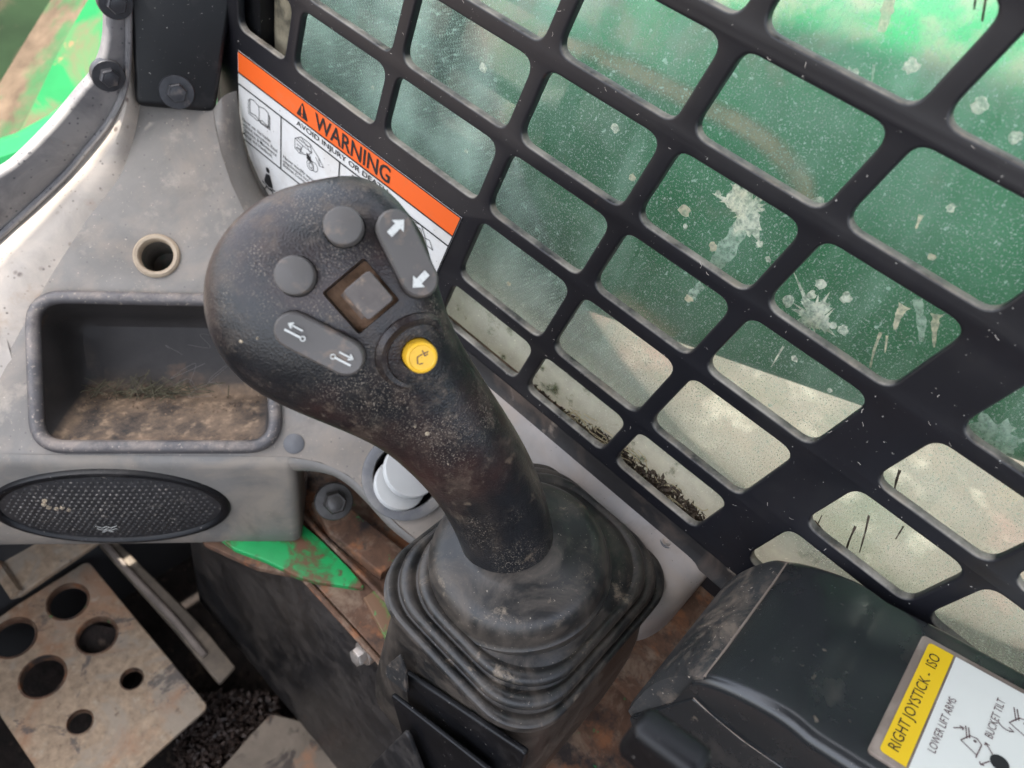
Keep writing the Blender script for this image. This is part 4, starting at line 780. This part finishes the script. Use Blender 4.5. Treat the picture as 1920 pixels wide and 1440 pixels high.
def stadium(L, r, n=10): return [(L/2+r*math.cos(t), r*math.sin(t)) for t in np.linspace(-math.pi/2, math.pi/2, n)]+[(-L/2+r*math.cos(t), r*math.sin(t)) for t in np.linspace(math.pi/2, 1.5*math.pi, n)]
cut = []
def prism(poly, fr, h0, h1):
    return loft([[fr.to3(a, b, h0) for a, b in poly], [fr.to3(a, b, h1) for a, b in poly]], True, True, True)
fB1 = face_fr(646, 428); fB2 = face_fr(556, 518)
fR1 = face_fr(762, 478, .75, (56, 108)); fR2 = face_fr(602, 643, .75, (100, 55))
fS = face_fr(677, 556, .9, (62, -52)); fY = face_fr(784, 664, .5)
k3 = .30/F
for f in (fB1, fB2): cut.append(prism(circ(.0078, 28), f, -.006, .02))
for f, L_ in ((fR1, .0205), (fR2, .0212)): cut.append(prism(stadium(L_, .0074), f, -.005, .02))
sq = [(-.0102, -.0102), (.0102, -.0102), (.0102, .0102), (-.0102, .0102)]
cut.append(prism(rpoly(sq, .0012, 3), fS, -.012, .02))
cut.append(prism(circ(.0070, 28), fY, -.008, .02))
bpy.context.view_layer.update()
for cc in cut:
    ob = mk('cutter', *cc, m_grip, None, smooth=False, base=(0, 0, -H))
    md = grip.modifiers.new('b', 'BOOLEAN'); md.operation = 'DIFFERENCE'; md.solver = 'EXACT'; md.object = ob
    bpy.context.view_layer.update(); me = ob_to_mesh(grip); grip.modifiers.clear(); old = grip.data; grip.data = me; bpy.data.meshes.remove(old); bpy.data.objects.remove(ob)
grip.data.materials.clear(); grip.data.materials.append(m_grip); grip.data.shade_smooth(); grip.data.set_sharp_from_angle(angle=math.radians(40))
for f, nm in ((fB1, 0), (fB2, 0)):
    mk('push_button', *lathe(f, [(.0073, -.006), (.0073, .0042), (.0069, .0052), (.0060, .0057), (.0001, .0060)], 32, False), m_button, joy)
def rocker(f, L_, nm):
    rings = []
    for sc_, h, hd in ((1, -.005, 0), (1, .0026, .0010), (.95, .0036, .0013), (.86, .0041, .0014)):
        ring = []
        for (a, b) in stadium(L_, .0071):
            aa = a*(1-(1-sc_)*.35); bb_ = b*sc_; ring.append(f.to3(aa, bb_, h+hd*(abs(a)/(L_/2+.007))**2*1.6))
        rings.append(ring)
    # top: lengthwise strips dished in the middle
    top = stadium(L_, .0071); V, Fc = loft(rings, True); n = len(top); half = n//2; o = (len(rings)-1)*n
    # quads between the two long sides
    for k in range(half-1):
        pass
    cidx = len(V); V.append(f.to3(L_/2*.9, 0, .0054)); V.append(f.to3(0, 0, .0038)); V.append(f.to3(-L_/2*.9, 0, .0054))
    for k in range(n):
        a0 = top[k][0]; a1 = top[(k+1) % n][0]; c = cidx if (a0+a1)/2 > L_*.3 else (cidx+2 if (a0+a1)/2 < -L_*.3 else cidx+1)
        Fc.append((o+k, o+(k+1) % n, c))
        if k == half-1: Fc += [(o+k, cidx+1, cidx), (o+k+1, cidx+2, cidx+1)]
        if k == n-1: Fc += [(o+k, cidx+1, cidx+2), (o, cidx, cidx+1)]
    return mk(nm, V, Fc, m_button, joy)
rk1 = rocker(fR1, .0205, 'rocker_switch'); rk2 = rocker(fR2, .0212, 'rocker_switch')
rk1['label'] = 'rocker switch with two broad white arrows'; rk2['label'] = 'rocker switch with thin arrows and lever symbols'
def arrow(fr, x, y, ang, s, h):
    pts = [(-.0036, -.0013), (.0008, -.0013), (.0008, -.0030), (.0042, 0), (.0008, .0030), (.0008, .0013), (-.0036, .0013)]; c, sn = math.cos(ang), math.sin(ang)
    return poly_face([(x+s*(a*c-b*sn), y+s*(a*sn+b*c)) for a, b in pts], fr, h)
mk('arrow_mark', *arrow(fR1, -.0102, .0002, math.radians(110), 1.0, .0062), m_mark, rk1, smooth=False)
mk('arrow_mark', *arrow(fR1, .0106, -.0002, math.radians(-70), 1.0, .0062), m_mark, rk1, smooth=False)
def sym(fr, x, y, sgn):
    L1 = [[(x-.0030*sgn, y-.0012), (x+.0032*sgn, y-.0012)]]; ar = [[(x+.0026*sgn, y+.0014), (x-.0028*sgn, y+.0014)], [(x-.0014*sgn, y+.0024), (x-.0028*sgn, y+.0014), (x-.0014*sgn, y+.0004)]]
    return join([strokes(L1, fr, .0008, .0062), strokes(ar, fr, .0006, .0062), strokes([arc(x+.0040*sgn, y-.0012, .0009, 0, 6.28, 8)], fr, .0004, .0062)])
mk('lever_symbol', *sym(fR2, -.0102, .0004, 1), m_mark, rk2, smooth=False)
mk('lever_symbol', *sym(fR2, .0104, -.0004, -1), m_mark, rk2, smooth=False)
# thumb roller in its square well
well = mk('thumb_roller', *join([tube([fS.to3(.0006, -.0066, -.0030), fS.to3(.0006, .0052, -.0030)], .0062, 24)]), M('worn roller', (.13, .10, .085), .4, var=(200, .3), layers=[lay((.40, .27, .18), 160, .48, .66, .7, 5, r=.8)]), joy)
mk('roller_tab', *prism(rpoly([(-.0036, -.0086), (.0088, -.0086), (.0088, .0052), (-.0036, .0052)], .0016, 4), fS, -.004, .0078), M('roller tab', (.105, .088, .078), .3, var=(150, .2), layers=[lay((.42, .30, .2), 200, .55, .72, .6, 5)]), well)
bevel_ob([o for o in well.children][0], .0007, 2)
mk('roller_well', *prism(rpoly([(-.0099, -.0099), (.0099, -.0099), (.0099, .0099), (-.0099, .0099)], .001, 3), fS, -.0119, -.0104), M('clay dust', (.30, .18, .11), .9, var=(200, .35), bump=((400, .5, .001, False),)), joy)
# raised collar and yellow horn button
def collar_ring(fr, R_, r, a0, a1, n=28):
    pth = []; 
    for t in np.linspace(a0, a1, n):
        q = fr.to3(R_*math.cos(t), R_*math.sin(t), 0); loc, nr, idx, di = bvh.find_nearest(Vector(q)); pth.append(np.array(loc)-np.array(fr.n)*r*.35)
    rad = [r*(.25+.75*math.sin(math.pi*k/(n-1))**.5) for k in range(n)]
    return tube(pth, rad, 8)
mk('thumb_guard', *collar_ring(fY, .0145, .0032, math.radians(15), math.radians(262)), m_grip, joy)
hb_ = mk('horn_button', *lathe(fY, [(.0064, -.007), (.0064, .0060), (.0060, .0069), (.0052, .0072), (.0048, .0068), (.0001, .0068)], 36, False), m_yellow, joy)
mk('horn_symbol', *strokes([[(-.0018, -.0022), (-.0018, .0004), (.0002, .0014)], [(.0004, .0028), (.0012, .0006), (.0024, .0012)], [(.0010, .0016), (.0026, .0022)], [(-.0012, -.0024), (.0002, -.0022)]], fY, .00042, .0070), m_purple, hb_, smooth=False)
parts = []; rd = random.Random(9)
for (x, y, s) in ((778, 800, .0006), (801, 813, .0011), (840, 870, .0004), (452, 640, .0008), (483, 634, .0006)):
    d = Vector(ray(x, y)).normalized(); loc, n, i, di = bvh.ray_cast(Vector((0, 0, 0)), d)
    if loc is None: continue
    if n.dot(d) > 0: n = -n
    u_ = unit(np.cross(n, (0, 0, 1))); f_ = Fr(loc, u_, np.cross(np.array(n), u_)); parts.append(lathe(f_, [(s, -.0002), (s*.8, .0004), (.00005, .0006)], 7, False))
mk('clay_speck', *join(parts), m_splatpink, joy, kind='stuff')

# ------------------------------------------------------------------ bracket plates at the foot of the boot
plt = thing('boot_bracket', 'black sheet steel bracket below the rubber boot', 'bracket', (.145, .05, -.50))
frJ = Fr((.1480, 0, 0), (0, -1, 0), (0, 0, 1))
plate('upper_plate', rpoly(frJ.pxs([(757, 1262), (985, 1415), (960, 1500), (780, 1400), (765, 1330)]), .0022, 4), [], frJ, .004, .0014, m_black, plt)
plate('corner_tab', rpoly(frJ.pxs([(748, 1228), (760, 1262), (762, 1300), (722, 1268), (724, 1250)], .004), .0012, 3), [], frJ, .002, .0006, m_boxdust, plt, h=.004)
plate('lower_plate', rpoly(frJ.pxs([(732, 1303), (920, 1450), (900, 1540), (800, 1520), (760, 1400)], .008), .002, 4), [], frJ, .003, .001, m_black, plt, h=.008)
plate('foot_plate', rpoly(frJ.pxs([(760, 1370), (800, 1470), (690, 1540), (690, 1440)], .015), .003, 4), [], frJ, .003, .001, m_kick, plt, h=.015)

# ------------------------------------------------------------------ control cover (armrest) with the joystick decal
X0, X1 = .200, .2925
cov = thing('control_cover', 'black plastic control cover beside the boot with a yellow and white decal', 'control cover', (.245, -.1, -.372))
body = [(-.0250, -.3010), (-.0285, -.2950), (-.0365, -.2880), (-.0455, -.2824), (-.0530, -.2788), (-.0580, -.2770), (-.0630, -.2760), (-.0672, -.2759), (-.0705, -.2757), (-.0745, -.2745), (-.0810, -.2724), (-.0950, -.2680), (-.13, -.2580), (-.18, -.244), (-.26, -.222)]
def cover_rings(profile, x0, x1, rad=.006, drop=.09):
    ext = [(x0, 1, drop), (x0, 1, .012), (x0, 0, rad), (x0+rad*.3, 0, rad*.3), (x0+rad, 0, 0)]
    out = []
    for (y, z) in profile:
        q = [(x0, y, z-drop), (x0, y, z-.02), (x0, y, z-rad)]+[(x0+rad*(1-math.cos(t)), y, z-rad*(1-math.sin(t))) for t in (.4, .8, 1.2)]+[(x0+rad, y, z)]
        q += [(x0+rad+(x1-x0-2*rad)*k/6, y, z) for k in range(1, 7)]
        q += [(x1-rad+rad*math.sin(t), y, z-rad*(1-math.cos(t))) for t in (.4, .8, 1.2)]+[(x1, y, z-rad), (x1, y, z-drop)]
        out.append(q)
    return out
V, Fc = loft(cover_rings([tuple(p) for p in smooth_line(body, 3)], X0, X1), False, False, False); mk('cover_shell', V, Fc, m_box, cov)
nose = [(-.0290, -.2965), (-.0250, -.2982), (-.0205, -.3032), (-.0165, -.3130), (-.0138, -.3220), (-.0122, -.3330), (-.0118, -.3480), (-.0125, -.3640)]
rr2 = []
for (y, z) in smooth_line(nose, 3):
    q = [(X0+.0015, y-.05, z-.035), (X0+.0015, y-.006, z-.004), (X0+.0018, y-.0012, z-.0008)]+[(X0+.006+(X1-X0-.012)*k/8, y, z) for k in range(9)]+[(X1-.0018, y-.0012, z-.001), (X1-.0015, y-.05, z-.035)]
    rr2.append(q)
mk('cover_nose', *loft(rr2, False), m_boxdust, cov)
mk('crease', *tube([(X0+.003, -.0272, -.2978), (X0+.02, -.0274, -.2966), (X1-.02, -.0274, -.2966), (X1-.003, -.0272, -.2978)], .0008, 6), m_lframe, cov)
frN = Fr((X0-.0006, 0, 0), (0, -1, 0), (0, 0, 1))
mk('side_seam', *strokes([[frN.px(x, y) for x, y in ((1302, 1308), (1340, 1345), (1400, 1392), (1480, 1450), (1560, 1520))]], frN, .0009, .0004), m_lframe, cov, smooth=False)
plate('side_cheek', rpoly(frN.pxs([(1300, 1309), (1180, 1345), (1190, 1375), (1330, 1470), (1560, 1560), (1470, 1440), (1390, 1385)]), .003, 3), [], Fr((X0-.0012, 0, 0), (0, -1, 0), (0, 0, 1)), .004, .001, m_box, cov)
# decal on the sloping top
ytop = [(-.0950, -.2680), (-.18, -.244)]
tv = unit([0, ytop[1][0]-ytop[0][0], ytop[1][1]-ytop[0][1]])
frE = Fr((X0, -.0950, -.2680), (1, 0, 0), -tv)
lc = frE.pxs([(1755, 1207), (1650, 1427)])
ltop = lc[0][1]+.0060; lright = lc[0][0]; lleft = lc[1][0]
lleft = min(lleft, lright-.05)
dcl = plate('joystick_decal', rpoly([(lleft, ltop-.13), (lright, ltop-.13), (lright, ltop), (lleft, ltop)], .0022, 4), [], frE, .0022, .0007, m_lframe, cov, h=.0016); dcl['label'] = 'yellow and white joystick function decal in a brown frame'
iL, iR, iT = lleft+.0028, lright-.0030, ltop-.0034; bh = .0102
mk('yellow_band', *poly_face(rpoly([(iL, iT-bh), (iR, iT-bh), (iR, iT), (iL, iT)], [0, 0, .002, .002], 4), frE, .0019), m_ylabel, dcl, smooth=False)
mk('white_panel', *poly_face([(iL, iT-.115), (iR, iT-.115), (iR, iT-bh-.0009), (iL, iT-bh-.0009)], frE, .0019), m_wlabel, dcl, smooth=False)
W_ = iR-iL
text('lettering', 'RIGHT JOYSTICK -  ISO', frE, iL+W_*.06, iT-bh+.0027, W_*.86, .0056, m_blackprint, dcl, .0022, bold=-.004)
lla, llb = frE.px(1750, 1419); text('lettering', 'LOWER LIFT ARMS', frE, lla, llb, W_*.46, .0030, m_purple, dcl, .0022, bold=-.004)
bta, btb = frE.px(1857, 1392); text('lettering', 'BUCKET TILT', frE, bta, btb, W_*.33, .0030, m_purple, dcl, .0022, bold=-.004)
bucket = [[(-.004, -.004), (.003, -.0045), (.0052, -.002), (.0045, .001), (.002, .0025), (-.001, .004), (-.004, -.004)], [(-.004, -.004), (-.0055, -.004)], [(.002, .002), (.0085, .0042)], [(.0030, .001), (.0085, .0028)], arc(.003, -.0015, .0005, 0, 6.28, 6)]
(bx1, by1), (bx2, by2), (jx, jy) = frE.px(1815, 1400), frE.px(1908, 1368), frE.px(1870, 1436)
L_ = off(bucket, bx1, by1, .80)+off([[(0, 0), (.0026, -.0030)], [(.0014, -.0030), (.0026, -.0030), (.0025, -.0017)]], bx1+.0028, by1+.0068)+off(bucket, bx2, by2, .9)+off([arc(0, 0, .0036, 2.2, 3.9), [(-.0036, -.0012), (-.0026, -.0026), (-.0018, -.0008)]], bx2-.0015, by2+.0040)
L_ += off([[(.002, .0030), (.0052, .0062)], [(.0040, .0062), (.0052, .0062), (.0050, .0048)], [(-.002, .0032), (-.0056, .0055)], [(-.0046, .0060), (-.0056, .0055), (-.0050, .0044)]], jx, jy)
mk('bucket_symbol', *strokes(L_, frE, .0004, .0022), m_purple, dcl, smooth=False)
mk('joystick_symbol', *poly_face([(jx+x, jy+y) for x, y in circ(.0034, 24)], frE, .0022), m_blackprint, dcl, smooth=False)
# rounded bar under the cover
br = thing('cover_support_bar', 'rounded black bar under the control cover nose', 'bar', (.19, -.05, -.40))
plate('bar_body', rpoly([frJ.px(x, y, .035) for x, y in ((1180, 1366), (1310, 1462), (1280, 1530), (1145, 1412))], .004, 5), [], frJ, .012, .004, m_black, br, h=.035)
for o in list(bpy.data.objects):
    if '_b' in o.keys(): del o['_b']
